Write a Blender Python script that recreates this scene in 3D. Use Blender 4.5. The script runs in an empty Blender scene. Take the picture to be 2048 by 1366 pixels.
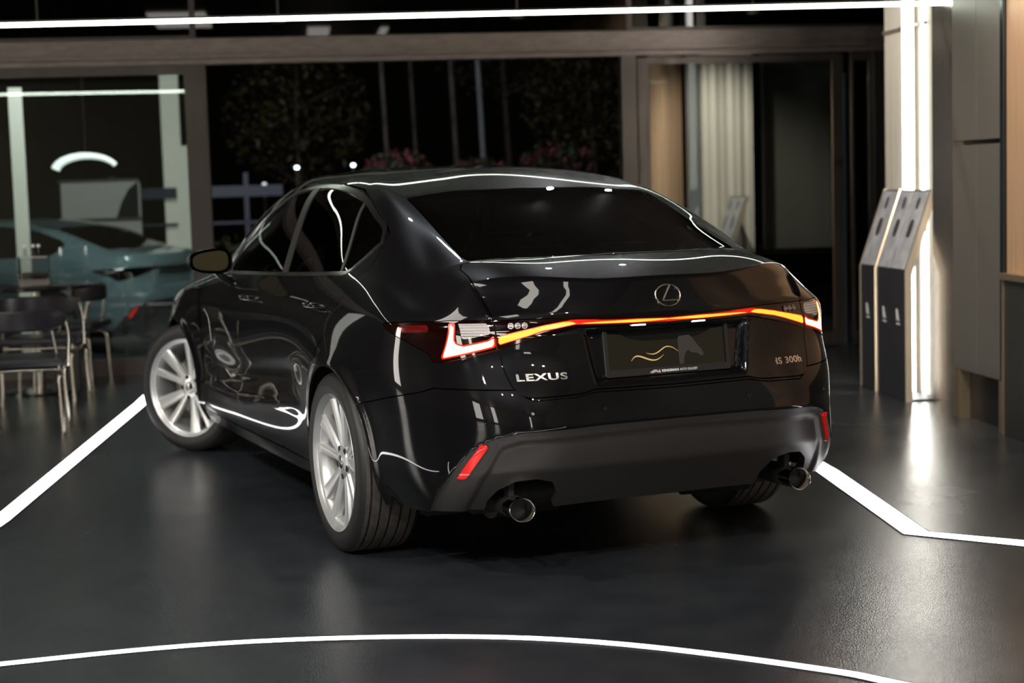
import bpy, bmesh, math, random
import numpy as np
from mathutils import Matrix, Vector
R = math.radians
scene = bpy.context.scene
COL = scene.collection
random.seed(7)

# ---------------------------------------------------------------- camera, exposure, world, area lights
CAMF, CX, CY, CZ, YAW, PITCH, ROLL = 3317.5, -2.7075, -5.9495, 1.3688, .403286, -.0956757, -.0295954
def cam_axes():
    f = np.array([math.sin(YAW)*math.cos(PITCH), math.cos(YAW)*math.cos(PITCH), math.sin(PITCH)])
    r = np.array([math.cos(YAW), -math.sin(YAW), 0]); u = np.cross(r, f)
    return r*math.cos(ROLL)+u*math.sin(ROLL), -r*math.sin(ROLL)+u*math.cos(ROLL), f
cr, cu, cf = cam_axes()
cd = bpy.data.cameras.new('camera'); cam = bpy.data.objects.new('camera', cd); COL.objects.link(cam)
cd.sensor_width = 36; cd.lens = CAMF/2048*36; cd.clip_start = .05; cd.clip_end = 200
cam.matrix_world = Matrix([[cr[0], cu[0], -cf[0], CX], [cr[1], cu[1], -cf[1], CY], [cr[2], cu[2], -cf[2], CZ], [0, 0, 0, 1]])
cd.dof.use_dof = True; cd.dof.focus_distance = 5.55; cd.dof.aperture_fstop = 2.6
scene.camera = cam
scene.view_settings.view_transform = 'Standard'; scene.view_settings.look = 'None'
scene.view_settings.gamma = 1; scene.view_settings.exposure = 0; scene.view_settings.use_curve_mapping = False
wd = bpy.data.worlds.new('night_sky'); scene.world = wd; wd.use_nodes = True
wd.node_tree.nodes['Background'].inputs[0].default_value = (.008, .007, .006, 1)
wd.node_tree.nodes['Background'].inputs[1].default_value = .10

# showroom axes: s runs along the glazed front (to the right), d runs into the picture
TH = R(-16); E1 = np.array([math.cos(TH), math.sin(TH)]); E2 = np.array([-math.sin(TH), math.cos(TH)])
def W(s, d, z=0): p = s*E1+d*E2; return Vector((p[0], p[1], z))
def area(name, s, d, z, sx, sy, power, color=(1, .93, .82), tilt=0, aim=None):
    l = bpy.data.lights.new(name, 'AREA'); l.shape = 'RECTANGLE'; l.size = sx; l.size_y = sy; l.energy = power; l.color = color
    o = bpy.data.objects.new(name, l); COL.objects.link(o); o.location = W(s, d, z); o.rotation_euler = (0, 0, TH)
    if aim is not None:
        o.rotation_euler = (W(*aim)-o.location).to_track_quat('-Z', 'Y').to_euler()
    return o
def spot(s, d, z, aim, power, color=(1, .93, .82), ang=70, rad=.035, blend=.8):
    l = bpy.data.lights.new('unseen_spot', 'SPOT'); l.energy = power; l.color = color; l.spot_size = R(ang); l.spot_blend = blend; l.shadow_soft_size = rad
    o = bpy.data.objects.new('unseen_spot', l); COL.objects.link(o); o.location = W(s, d, z); o.rotation_euler = (W(*aim)-o.location).to_track_quat('-Z', 'Y').to_euler()
    return o
# unseen spots, mostly added to brighten wheels, floor, bumper, walls and table
spot(-3.6, -2.2, 3.3, (-.95, .1, .3), 210, (1, .96, .90), 60)
spot(-4.2, 1.2, 3.3, (-1.2, 2.9, .3), 200, (1, .97, .92), 55)
spot(-1.2, -5.0, 3.3, (-.3, -2.6, 0), 190, (.92, .95, 1), 90)
spot(.9, -5.2, 3.3, (1.2, -2.2, 0), 170, (1, .93, .83), 85)
spot(-3.0, -4.6, 3.3, (-2.4, -2.0, 0), 190, (.88, .93, 1), 90)
spot(1.3, -1.2, 3.3, (2.7, 1.2, 1.3), 150, (1, .84, .64), 80)
spot(1.0, 1.2, 3.3, (2.7, 1.9, 1.4), 90, (1, .92, .82), 60)
spot(1.2, 3.4, 3.3, (2.8, 3.4, 1.4), 130, (1, .93, .82), 75)
spot(-3.3, 3.6, 3.3, (-2.6, 4.2, .4), 60, (1, .93, .85), 70)
spot(-2.1, -5.2, 3.25, (-.6, -.8, .35), 260, (1, .90, .78), 46)
spot(.4, -5.0, 3.25, (.4, -1.0, .4), 90, (1, .86, .72), 46)
spot(1.6, .3, 3.3, (2.72, 1.3, 1.3), 130, (1, .84, .66), 60)
spot(1.5, -.2, 2.6, (2.61, 1.35, 1.5), 90, (1, .88, .74), 55)
spot(-2.9, 4.2, 3.3, (-2.8, 5.3, .80), 130, (1, .93, .88), 34)
spot(-.66, 1.76, 3.36, (-.9, .2, .5), 34, (.86, .91, 1), 110, .03)
spot(.85, 4.35, 3.36, (.4, 1.5, .5), 18, (.95, .95, 1), 110, .016)
spot(1.34, 4.45, 3.36, (.8, 1.5, .5), 18, (.95, .95, 1), 110, .016)
area('left_wall_wash', -8.0, -1.0, 3.2, .4, 6.0, 60, (1, .93, .84), aim=(-9, -1.0, 1.2))

# ---------------------------------------------------------------- helpers
def tag(o, label=None, cat=None, group=None, kind=None):
    if label: o['label'] = label
    if cat: o['category'] = cat
    if group: o['group'] = group
    if kind: o['kind'] = kind
    return o
def empty(name, loc=(0, 0, 0), rz=0):
    o = bpy.data.objects.new(name, None); COL.objects.link(o); o.location = loc; o.rotation_euler = (0, 0, rz); o.empty_display_size = .1
    return o
def link(name, me, parent=None):
    o = bpy.data.objects.new(name, me); COL.objects.link(o)
    if parent: o.parent = parent
    return o
def copy_tree(o, parent=None):
    c = o.copy(); COL.objects.link(c); c.parent = parent
    for ch in [k for k in list(COL.objects) if k.parent == o]: copy_tree(ch, c)
    return c
class MB:
    """collects shapes in one bmesh"""
    def __init__(s): s.b = bmesh.new()
    def box(s, lo, hi, bev=0, M=None):
        lo = Vector(lo); hi = Vector(hi)
        m = Matrix.Translation((lo+hi)/2) @ Matrix.Diagonal((*(hi-lo), 1))
        if M is not None: m = M @ m
        vs = bmesh.ops.create_cube(s.b, size=1, matrix=m)['verts']
        if bev > 0:
            es = list({e for v in vs for e in v.link_edges})
            bmesh.ops.bevel(s.b, geom=es, offset=bev, segments=2, affect='EDGES', profile=.7)
        return s
    def tube(s, pts, r, n=8, cap=True, closed=False):
        P = [Vector(p) for p in pts]; rings = []; m = len(P)
        rr = r if hasattr(r, '__len__') else [r]*m
        up = None
        for i in range(m):
            a = P[(i-1) % m] if (i > 0 or closed) else P[i]; b = P[(i+1) % m] if (i < m-1 or closed) else P[i]
            t = (b-a).normalized()
            if up is None:
                up = Vector((0, 0, 1)) if abs(t.z) < .9 else Vector((1, 0, 0))
            x = t.cross(up).normalized(); y = x.cross(t).normalized(); up = y
            rings.append([s.b.verts.new(P[i]+(x*math.cos(2*math.pi*k/n)+y*math.sin(2*math.pi*k/n))*rr[i]) for k in range(n)])
        for i in range(m if closed else m-1):
            A, B = rings[i], rings[(i+1) % m]
            for k in range(n): s.b.faces.new((A[k], A[(k+1) % n], B[(k+1) % n], B[k]))
        if cap and not closed: s.b.faces.new(rings[0][::-1]); s.b.faces.new(rings[-1])
        return s
    def lathe(s, prof, n=64, axis='Z', M=None, closed=False):
        rings = []
        for (r, h) in prof:
            ring = []
            for k in range(n):
                a = 2*math.pi*k/n; c, q = r*math.cos(a), r*math.sin(a)
                p = Vector((c, q, h)) if axis == 'Z' else Vector((h, c, q))
                ring.append(s.b.verts.new(M @ p if M is not None else p))
            rings.append(ring)
        for i in range(len(rings)-(0 if closed else 1)):
            A, B = rings[i], rings[(i+1) % len(rings)]
            for k in range(n): s.b.faces.new((A[k], A[(k+1) % n], B[(k+1) % n], B[k]))
        if not closed:
            if prof[0][0] > 1e-4: s.b.faces.new(rings[0][::-1])
            if prof[-1][0] > 1e-4: s.b.faces.new(rings[-1])
        return s
    def prism(s, poly, lo, hi, f=None):
        """poly of 2D points extruded between lo and hi; f maps (a, b, h) to a point"""
        f = f or (lambda a, b, h: (a, b, h))
        A = [s.b.verts.new(f(a, b, lo)) for a, b in poly]; B = [s.b.verts.new(f(a, b, hi)) for a, b in poly]
        n = len(A); s.b.faces.new(A[::-1]); s.b.faces.new(B)
        for k in range(n): s.b.faces.new((A[k], A[(k+1) % n], B[(k+1) % n], B[k]))
        return s
    def build(s, name, mat, parent=None, smooth=None, M=None):
        bmesh.ops.recalc_face_normals(s.b, faces=s.b.faces)
        if M is not None: s.b.transform(M)
        me = bpy.data.meshes.new(name); s.b.to_mesh(me); s.b.free()
        if mat: me.materials.append(mat)
        if smooth is not None:
            me.shade_smooth(); me.set_sharp_from_angle(angle=R(smooth))
        return link(name, me, parent)
def arc_pts(pts, r=.03, n=5):
    """round the corners of a polyline"""
    P = [Vector(p) for p in pts]; out = [P[0]]
    for i in range(1, len(P)-1):
        a, b, c = P[i-1], P[i], P[i+1]
        d1 = (a-b); d2 = (c-b); k = min(r, d1.length*.45, d2.length*.45)
        p0 = b+d1.normalized()*k; p1 = b+d2.normalized()*k
        for j in range(n+1):
            t = j/n; out.append(p0*(1-t)**2+b*2*t*(1-t)+p1*t*t)
    return out+[P[-1]]

# ---------------------------------------------------------------- materials
MATS = {}
def mat(name, base=(.5, .5, .5), rough=.5, metal=0, emit=None, es=1, coat=0, alpha=None, spec=None, trans=0, ior=None, aniso=0):
    if name in MATS: return MATS[name]
    m = bpy.data.materials.new(name); m.use_nodes = True; p = m.node_tree.nodes['Principled BSDF']
    p.inputs['Base Color'].default_value = (*base, 1); p.inputs['Roughness'].default_value = rough; p.inputs['Metallic'].default_value = metal
    if emit: p.inputs['Emission Color'].default_value = (*emit, 1); p.inputs['Emission Strength'].default_value = es
    if coat: p.inputs['Coat Weight'].default_value = coat; p.inputs['Coat Roughness'].default_value = .015
    if spec is not None: p.inputs['Specular IOR Level'].default_value = spec
    if trans: p.inputs['Transmission Weight'].default_value = trans
    if ior: p.inputs['IOR'].default_value = ior
    if aniso: p.inputs['Anisotropic'].default_value = aniso
    MATS[name] = m
    return m
def noise_in(m, target, scale=(20, 20, 20), lo=.2, hi=.4, detail=4, coords='Object', f0=.35, f1=.65):
    nt = m.node_tree; p = nt.nodes['Principled BSDF']
    tc = nt.nodes.new('ShaderNodeTexCoord'); mp = nt.nodes.new('ShaderNodeMapping'); mp.inputs['Scale'].default_value = scale
    nz = nt.nodes.new('ShaderNodeTexNoise'); nz.inputs['Scale'].default_value = 1; nz.inputs['Detail'].default_value = detail
    rg = nt.nodes.new('ShaderNodeMapRange'); rg.inputs[1].default_value = f0; rg.inputs[2].default_value = f1
    nt.links.new(tc.outputs[coords], mp.inputs[0]); nt.links.new(mp.outputs[0], nz.inputs['Vector']); nt.links.new(nz.outputs['Fac'], rg.inputs[0])
    if target == 'Base Color':
        mx = nt.nodes.new('ShaderNodeMix'); mx.data_type = 'RGBA'; mx.inputs[6].default_value = (*lo, 1); mx.inputs[7].default_value = (*hi, 1)
        nt.links.new(rg.outputs[0], mx.inputs[0]); nt.links.new(mx.outputs[2], p.inputs[target])
    elif target == 'Bump':
        bp = nt.nodes.new('ShaderNodeBump'); bp.inputs['Strength'].default_value = hi; bp.inputs['Distance'].default_value = lo
        nt.links.new(nz.outputs['Fac'], bp.inputs['Height']); nt.links.new(bp.outputs[0], p.inputs['Normal'])
    else:
        rg.inputs[3].default_value = lo; rg.inputs[4].default_value = hi; nt.links.new(rg.outputs[0], p.inputs[target])
    return m
def glass(name, tint=(.2, .2, .2), refl=1.0, ior=1.5, rough=.0):
    m = bpy.data.materials.new(name); m.use_nodes = True; nt = m.node_tree; nt.nodes.clear()
    o = nt.nodes.new('ShaderNodeOutputMaterial'); t = nt.nodes.new('ShaderNodeBsdfTransparent'); t.inputs[0].default_value = (*tint, 1)
    g = nt.nodes.new('ShaderNodeBsdfGlossy'); g.inputs['Roughness'].default_value = rough; g.inputs[0].default_value = (refl, refl, refl, 1)
    f = nt.nodes.new('ShaderNodeFresnel'); f.inputs[0].default_value = ior; mx = nt.nodes.new('ShaderNodeMixShader')
    nt.links.new(f.outputs[0], mx.inputs[0]); nt.links.new(t.outputs[0], mx.inputs[1]); nt.links.new(g.outputs[0], mx.inputs[2]); nt.links.new(mx.outputs[0], o.inputs[0])
    MATS[name] = m
    return m
PAINT = mat('black_car_paint', (.0040, .0037, .0042), .35, 0, coat=1, spec=.04)
noise_in(PAINT, 'Base Color', (900, 900, 900), (.0030, .0028, .0034), (.008, .0075, .009), 1, 'Object', .5, .75)
MATTE = mat('matte_black_plastic', (.028, .025, .023), .42, 0, spec=.55)
GLOSSB = mat('gloss_black_plastic', (.004, .004, .004), .04, 0, coat=.5)
RUBBER = mat('tyre_rubber', (.016, .015, .014), .5)
TREAD = mat('pale_tread_rubber', (.066, .057, .048), .7)  # tread paler and warmer than the sidewall
noise_in(TREAD, 'Base Color', (40, 40, 40), (.055, .047, .040), (.078, .068, .058), 2)
SEALB = mat('black_rubber_seal', (.006, .006, .006), .6)
SILVER = mat('silver_wheel_paint', (.80, .80, .78), .33, .72, coat=.3)
CHROME = mat('chrome', (.92, .91, .90), .16, 1)
DCHROME = mat('dark_chrome', (.42, .41, .40), .20, 1)
DARK = mat('dark_underbody', (.006, .006, .006), .8)
CARGLASS = glass('tinted_car_glass', (.30, .30, .28), .9, 1.52)
GREYM = mat('brake_metal', (.25, .24, .23), .35, .9)
LENSB = mat('smoked_red_lamp_lens', (.007, .0008, .0008), .05, 0, coat=1)
# ---------------------------------------------------------------- car body surface
# car frame: X right, Y forward, Z up, origin on the floor under the rear axle; w = half width
ND = 5.9
STEER = 33
LEAF = 0
RINGS = dict(
 A=[(0,0,-.958,.258),(.3,.30,-.953,.257),(.55,.55,-.918,.255),(.72,.722,-.80,.258),(.95,.800,-.61,.25),(1.25,.825,-.37,.235),(1.64,.835,0,.22),(2.2,.835,.56,.205),(3.2,.83,1.56,.20),(4.0,.83,2.36,.205),(4.44,.83,2.8,.21),(4.75,.81,3.1,.20),(5.05,.73,3.35,.19),(5.4,.48,3.56,.18),(5.9,0,3.62,.18)],
 B=[(0,0,-.985,.350),(.3,.30,-.980,.348),(.55,.55,-.948,.342),(.72,.728,-.835,.332),(.95,.828,-.625,.33),(1.25,.866,-.37,.33),(1.64,.893,0,.33),(2.2,.870,.56,.32),(3.2,.868,1.56,.30),(4.0,.872,2.36,.30),(4.44,.89,2.8,.31),(4.75,.86,3.1,.31),(5.05,.77,3.38,.31),(5.4,.50,3.62,.30),(5.9,0,3.69,.30)],
 C=[(0,0,-1.032,.545),(.3,.30,-1.024,.543),(.55,.56,-.985,.535),(.72,.722,-.855,.528),(.95,.838,-.645,.525),(1.25,.880,-.38,.52),(1.64,.917,0,.52),(2.2,.878,.56,.50),(3.2,.868,1.56,.47),(4.0,.872,2.36,.50),(4.44,.912,2.8,.52),(4.75,.88,3.1,.52),(5.05,.78,3.40,.52),(5.4,.50,3.65,.50),(5.9,0,3.71,.50)],
 D=[(0,0,-1.008,.66),(.3,.30,-1.000,.66),(.55,.555,-.965,.66),(.72,.705,-.86,.665),(.95,.834,-.655,.68),(1.25,.888,-.38,.69),(1.64,.920,0,.695),(2.2,.888,.56,.66),(3.2,.878,1.56,.63),(4.0,.880,2.36,.65),(4.44,.910,2.8,.66),(4.75,.875,3.1,.65),(5.05,.77,3.38,.64),(5.4,.49,3.62,.62),(5.9,0,3.69,.62)],
 E=[(0,0,-.985,.79),(.3,.30,-.972,.79),(.55,.55,-.910,.795),(.72,.685,-.835,.79),(.95,.822,-.650,.80),(1.25,.878,-.38,.81),(1.64,.903,0,.82),(2.2,.894,.56,.80),(3.2,.884,1.56,.78),(4.0,.884,2.36,.78),(4.44,.895,2.8,.77),(4.75,.86,3.1,.75),(5.05,.75,3.34,.73),(5.4,.46,3.56,.71),(5.9,0,3.64,.71)],
 F=[(0,0,-.980,.892),(.3,.30,-.962,.892),(.55,.545,-.895,.895),(.72,.690,-.815,.890),(.95,.818,-.640,.890),(1.25,.862,-.38,.905),(1.64,.880,0,.905),(2.2,.880,.56,.90),(3.2,.872,1.56,.885),(4.0,.872,2.36,.87),(4.44,.868,2.8,.855),(4.75,.82,3.08,.83),(5.05,.71,3.28,.80),(5.4,.42,3.48,.77),(5.9,0,3.56,.76)],
 G=[(0,0,-.945,1.036),(.3,.30,-.905,1.038),(.60,.61,-.735,1.035),(.70,.685,-.665,.998),(.82,.735,-.60,.965),(.98,.79,-.51,.962),(1.25,.828,-.34,.985),(1.64,.845,0,.99),(2.2,.843,.56,.985),(3.2,.836,1.56,.962),(4.0,.815,2.36,.94),(4.44,.76,2.76,.915),(4.75,.68,2.98,.89),(5.05,.56,3.14,.865),(5.4,.34,3.30,.84),(5.9,0,3.36,.83)],
 H=[(0,0,-.565,1.103),(.3,.30,-.550,1.101),(.55,.545,-.500,1.093),(.72,.655,-.43,1.064),(.95,.735,-.33,1.052),(1.25,.785,-.14,1.052),(1.64,.810,.13,1.050),(2.2,.818,.62,1.035),(3.2,.812,1.56,.995),(3.8,.795,2.10,.975),(4.2,.75,2.34,.975),(4.6,.64,2.47,.985),(5.1,.42,2.57,1.0),(5.5,.20,2.62,1.01),(5.9,0,2.63,1.015)],
 I=[(0,0,-.07,1.252),(.3,.29,-.085,1.245),(.55,.50,-.13,1.220),(.72,.60,-.10,1.210),(.95,.670,-.02,1.205),(1.25,.705,.16,1.20),(1.64,.725,.40,1.205),(2.2,.735,.80,1.21),(3.2,.735,1.45,1.195),(3.8,.710,1.90,1.165),(4.2,.665,2.06,1.17),(4.6,.57,2.14,1.185),(5.1,.38,2.21,1.20),(5.5,.18,2.24,1.21),(5.9,0,2.25,1.212)],
 J=[(0,0,0.42,1.376),(0.3,0.28,0.385,1.369),(0.55,0.49,0.26,1.337),(0.72,0.565,0.28,1.337),(0.95,0.59,0.4,1.344),(1.25,0.603,0.58,1.36),(1.64,0.61,0.76,1.374),(2.2,0.612,1.02,1.384),(3.2,0.6,1.44,1.379),(3.8,0.58,1.66,1.354),(4.2,0.555,1.76,1.344),(4.6,0.48,1.8,1.354),(5.1,0.33,1.8,1.374),(5.5,0.16,1.8,1.384),(5.9,0,1.8,1.387)],
 K=[(0,0,0.58,1.411),(0.3,0.22,0.6,1.409),(0.55,0.37,0.62,1.404),(0.72,0.43,0.65,1.407),(0.95,0.455,0.72,1.412),(1.25,0.465,0.82,1.418),(1.64,0.47,0.93,1.424),(2.2,0.47,1.08,1.429),(3.2,0.46,1.3,1.429),(3.8,0.44,1.45,1.422),(4.2,0.41,1.52,1.416),(4.6,0.35,1.57,1.414),(5.1,0.23,1.59,1.419),(5.5,0.11,1.6,1.423),(5.9,0,1.6,1.424)],
 L=[(0,0,0.74,1.432),(1.0,0,0.86,1.44),(2.0,0,1.02,1.448),(3.0,0,1.15,1.451),(4.0,0,1.26,1.45),(5.0,0,1.36,1.447),(5.9,0,1.42,1.444)],
)
def nspline(x, y, q):
    x = np.asarray(x, float); y = np.asarray(y, float); n = len(x)
    h = np.diff(x); A = np.zeros((n, n)); r = np.zeros((n,) + y.shape[1:])
    A[0, 0] = A[-1, -1] = 1
    for i in range(1, n-1):
        A[i, i-1] = h[i-1]; A[i, i] = 2*(h[i-1]+h[i]); A[i, i+1] = h[i]
        r[i] = 6*((y[i+1]-y[i])/h[i]-(y[i]-y[i-1])/h[i-1])
    m = np.linalg.solve(A, r)
    k = np.clip(np.searchsorted(x, q)-1, 0, n-2)
    t = q-x[k]; hh = h[k]; s = (slice(None),)+(None,)*(y.ndim-1)
    t = t[s]; hh = hh[s]
    return (m[k]*(hh-t)**3+m[k+1]*t**3)/(6*hh)+(y[k]/hh-m[k]*hh/6)*(hh-t)+(y[k+1]/hh-m[k+1]*hh/6)*t
def sstep(a, b, x):
    t = np.clip((x-a)/(b-a), 0, 1); return t*t*(3-2*t)
def ring_eval(keys, u):
    k = np.array(keys, float)
    lo = k[1:4][::-1]*np.array([-1, -1, 1, 1])
    hi = k[-4:-1][::-1]*np.array([-1, -1, 1, 1])+np.array([2*ND, 0, 0, 0])
    k = np.concatenate([lo, k, hi])
    return nspline(k[:, 0], k[:, 1:], u)
def dense_grid(ustep=1.0, vn=1.0):
    us = [0.0]
    while us[-1] < ND:
        u = us[-1]
        us.append(u+ustep*(.0075 if u < 1.05 else .0125 if u < 2.4 else .018 if u < 4.8 else .03))
    us[-1] = ND; us = np.array(us)
    R = np.stack([ring_eval(RINGS[n], us) for n in 'ABCDEFGHIJKL'], 1)      # nu, 12, 3
    counts = [9, 16, 11, 11, 9, 11, 30, 18, 18, 8, 14]
    counts = [max(2, int(round(c*vn))) for c in counts]
    vq = np.concatenate([np.arange(c)/c+i for i, c in enumerate(counts)]+[[11.0]])
    def col(P, cuts):
        out = np.empty((len(vq), 3)); cuts = [0]+cuts+[11]
        for a, b in zip(cuts[:-1], cuts[1:]):
            seg = P[a:b+1]
            d = np.concatenate([[0], np.cumsum(np.linalg.norm(np.diff(seg, axis=0), axis=1)**.8)])
            m = (vq >= a) & (vq <= b)
            qq = np.interp(vq[m], np.arange(a, b+1), d)
            # smooth parametrisation inside spans
            out[m] = nspline(d, seg, qq)
        return out
    S = np.empty((len(us), len(vq), 3))
    for i, u in enumerate(us):
        a = 1-sstep(.56, .72, u); b = 1-sstep(.60, .75, u)+sstep(1.5, 1.75, u)
        acc = 0
        for wa, ga in ((a, [6]), (1-a, [])):
            for wb, gb in ((b, [7]), (1-b, [])):
                if wa*wb > 0: acc = acc+wa*wb*col(R[i], ga+gb)
        S[i] = acc
    return us, vq, S
# ---------------------------------------------------------------- car: fields that cut the body surface into panels
def sdpoly(x, y, P):
    """signed distance to a polygon, positive inside"""
    P = np.array(P, float); d = np.full(x.shape, 1e9); ins = np.zeros(x.shape, bool)
    for i in range(len(P)):
        a, b = P[i], P[(i+1) % len(P)]; e = b-a; wx, wy = x-a[0], y-a[1]
        t = np.clip((wx*e[0]+wy*e[1])/(e@e+1e-12), 0, 1)
        d = np.minimum(d, np.hypot(wx-e[0]*t, wy-e[1]*t))
        c = (a[1] > y) != (b[1] > y)
        with np.errstate(divide='ignore', invalid='ignore'):
            ins ^= c & (x < (b[0]-a[0])*(y-a[1])/(b[1]-a[1]+1e-15)+a[0])
    return np.where(ins, d, -d)
us, vq, S = dense_grid()
U = np.repeat(us[:, None], len(vq), 1); V = np.repeat(vq[None], len(us), 0)
def normals(S):
    n = np.cross(np.gradient(S, axis=0), np.gradient(S, axis=1))
    n /= (np.linalg.norm(n, axis=2, keepdims=True)+1e-12)
    return n
N = normals(S)
if N[10, 20, 1] > 0: N = -N          # the rear face must point backwards
# arc-length style height: z on the body sides, carried on over the deck
G0 = int(np.searchsorted(vq, 6.0))
Tt = S[..., 2].copy()
for j in range(G0+1, len(vq)): Tt[:, j] = Tt[:, j-1]+np.linalg.norm(S[:, j]-S[:, j-1], axis=1)
XX, YY, ZZ = S[..., 0], S[..., 1], S[..., 2]
# sculpting ------------------------------------------------------
REC = sdpoly(U, Tt, [(-.325, .873), (.325, .873), (.292, .688), (-.292, .688)])
DIFP = [(-1, .556), (.0, .556), (.3, .554), (.55, .545), (.61, .532), (.645, .518), (.70, .478), (.76, .395), (.865, .25), (.865, 0), (-1, 0)]
DIF = sdpoly(U, ZZ, DIFP)
DIF2 = sdpoly(U, ZZ, [(-1, .535), (.0, .535), (.55, .522), (.62, .500), (.668, .385), (.70, .25), (.70, 0), (-1, 0)])
rear = V < 6
off = np.zeros_like(U)
off -= .034*sstep(0, .022, REC)*rear
off -= .009*sstep(0, .008, DIF)*rear
off -= .012*sstep(0, .02, DIF2)*rear
off -= .008*sstep(.868, .874, ZZ)*(1-sstep(.911, .917, ZZ))*(1-sstep(.58, .75, U))*rear
off -= .05*np.clip(U-.335, 0, .3)*sstep(.915, .95, ZZ)*(1-sstep(.99, 1.03, ZZ))*rear*(U < .62)
ra = np.hypot(YY, ZZ-.335); fa = np.hypot(YY-2.8, ZZ-.335)
side = sstep(1.0, 1.3, U)*(1-sstep(4.9, 5.2, U))*rear
off += .010*np.exp(-((ra-.375)/.035)**2)*side+.010*np.exp(-((fa-.375)/.035)**2)*side
# door section: hollow above the sill, soft crease running up to the rear arch
cre = .44+.10*sstep(1.9, .3, YY)
off -= .010*np.exp(-((ZZ-cre-.09)/.05)**2)*side*sstep(.45, .7, YY)*(1-sstep(2.1, 2.35, YY))
off += .006*np.exp(-((ZZ-cre+.05)/.03)**2)*side*sstep(.45, .7, YY)*(1-sstep(2.1, 2.35, YY))
S = S+N*off[..., None]
_t = np.clip(V-6, 0, 1)
S[..., 2] += .008*4*_t*(1-_t)*(1-sstep(.45, .72, U))
S[..., 1] += (np.clip(.405-ZZ, 0, .2)*.52)*sstep(0, .03, DIF)*rear*(1-sstep(.5, .9, U))
N2 = normals(S); N2[(N2*N).sum(2) < 0] *= -1; N = N2
XX, YY, ZZ = S[..., 0], S[..., 1], S[..., 2]
# cut lines --------------------------------------------------------
big = 9.
CUT = [(-1, .660), (.30, .672), (.33, .664), (.37, .660), (.51, .657), (.54, .661), (.558, .674), (.572, .696), (.590, .742), (.604, .809), (.611, .85), (.613, .93), (.615, .97), (.606, 1.09), (.607, 1.20), (.585, 1.275), (.3, 1.333), (0, 1.352), (-1, 1.352)]
LID = sdpoly(U, Tt, CUT)
LAMP = np.where(rear, sdpoly(U, ZZ, [(1.15, .893), (.95, .905), (.80, .909), (.765, .912), (.62, .911), (.45, .912), (.36, .911), (.0, .900), (-1, .900), (-1, .873), (0, .873), (.25, .878), (.33, .880), (.45, .855), (.60, .818), (.615, .815), (.795, .778), (.826, .771), (.856, .776), (.87, .802), (.967, .838), (1.12, .876), (1.15, .886)]), -big)
SIG_O = np.where(rear, sdpoly(U, ZZ, [(.768, .902), (.751, .902), (.768, .850), (.762, .836), (.735, .829), (.64, .846), (.6195, .8585), (.6195, .8265), (.820, .786)]), -big)
SIG_I = np.where(rear, sdpoly(U, ZZ, [(.606, .859), (.45, .890), (.36, .904), (.33, .9045), (.25, .901), (0, .8935), (-1, .8935), (-1, .8810), (0, .8810), (.25, .8865), (.34, .8895), (.45, .871), (.606, .8300)]), -big)
BL = np.where(V > 6.4, sdpoly(XX, YY, [(-1, -.605), (0, -.605), (.30, -.585), (.538, -.495), (.546, -.45), (.521, .18), (.505, .195), (.30, .262), (0, .29), (-1, .29)]), -big)
BL = np.where(U < 1.3, BL, -big)
WS = np.where((V > 6.4) & (U > 4), sdpoly(XX, YY, [(-1, 2.58), (0, 2.58), (.40, 2.51), (.62, 2.40), (.475, 1.86), (.33, 1.85), (0, 1.85), (-1, 1.85)]), -big)
sidem = np.minimum((U-.82), (4.18-U))
DLOT = [(-.011, 1.187), (.09, 1.223), (.30, 1.288), (.51, 1.335), (.69, 1.357), (.89, 1.365), (1.21, 1.345), (1.57, 1.27), (1.834, 1.142), (1.98, .995), (1.955, .984), (.9, 1.017), (.09, 1.050), (.01, 1.092), (-.042, 1.160)]
_top = np.array([(-.042, 1.160), (-.011, 1.190), (.09, 1.230), (.30, 1.292), (.51, 1.335), (.69, 1.357), (.89, 1.366), (1.21, 1.347), (1.57, 1.27), (1.834, 1.142), (1.98, .995)])
_k = np.concatenate([[0], np.cumsum(np.linalg.norm(np.diff(_top, axis=0), axis=1))])
DLOP = nspline(_k, _top, np.linspace(0, _k[-1], 60)).tolist()+[(1.955, .984), (1.4, 1.0), (.9, 1.017), (.45, 1.034), (.09, 1.050), (.05, 1.063)]
DLO = np.minimum(sdpoly(YY, ZZ, DLOP), sidem)
RDOOR = np.minimum(sdpoly(YY, ZZ, [(.93, .265), (.50, .262), (.45, .40), (.37, .58), (.22, .73), (.06, .83), (-.01, .95), (-.05, 1.0), (-.10, 1.08), (-.055, 1.19), (.07, 1.245), (.30, 1.31), (.5, 1.357), (.72, 1.380), (.94, 1.386), (.94, 1.0), (.90, .75), (.925, .5)]), sidem)
FDOOR = np.minimum(sdpoly(YY, ZZ, [(.93, .265), (2.28, .265), (2.33, .5), (2.30, .80), (2.22, .93), (2.06, .975), (1.86, 1.16), (1.59, 1.295), (1.22, 1.37), (.94, 1.386), (.94, 1.0), (.90, .75), (.925, .5)]), sidem)
lowside = np.minimum(sidem, (5.9-V))
ROCK = np.minimum(np.minimum(.262-ZZ, YY-.40), np.minimum(2.40-YY, sidem))
ROOFP = sdpoly(XX, YY, [(-1, .31), (0, .31), (.30, .282), (.506, .216), (.527, .20), (.560, .55), (.562, 1.2), (.545, 1.55), (.485, 1.835), (.33, 1.83), (0, 1.83), (-1, 1.83)])
ROOF = np.where(V > 8.2, ROOFP, -big)
BPIL = (.036-np.abs((YY-.914)-(ZZ-1.016)*.23))
QDIV = (.011-np.abs((YY-.135)-(ZZ-1.047)*.80))
BUMP = np.where(rear, sdpoly(U, ZZ, [(-1, .650), (.30, .662), (.37, .650), (.51, .647), (.545, .668), (.56, .685), (.84, .688), (.90, .67), (1.40, .585), (1.40, 0), (-1, 0)]), -big)
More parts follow.
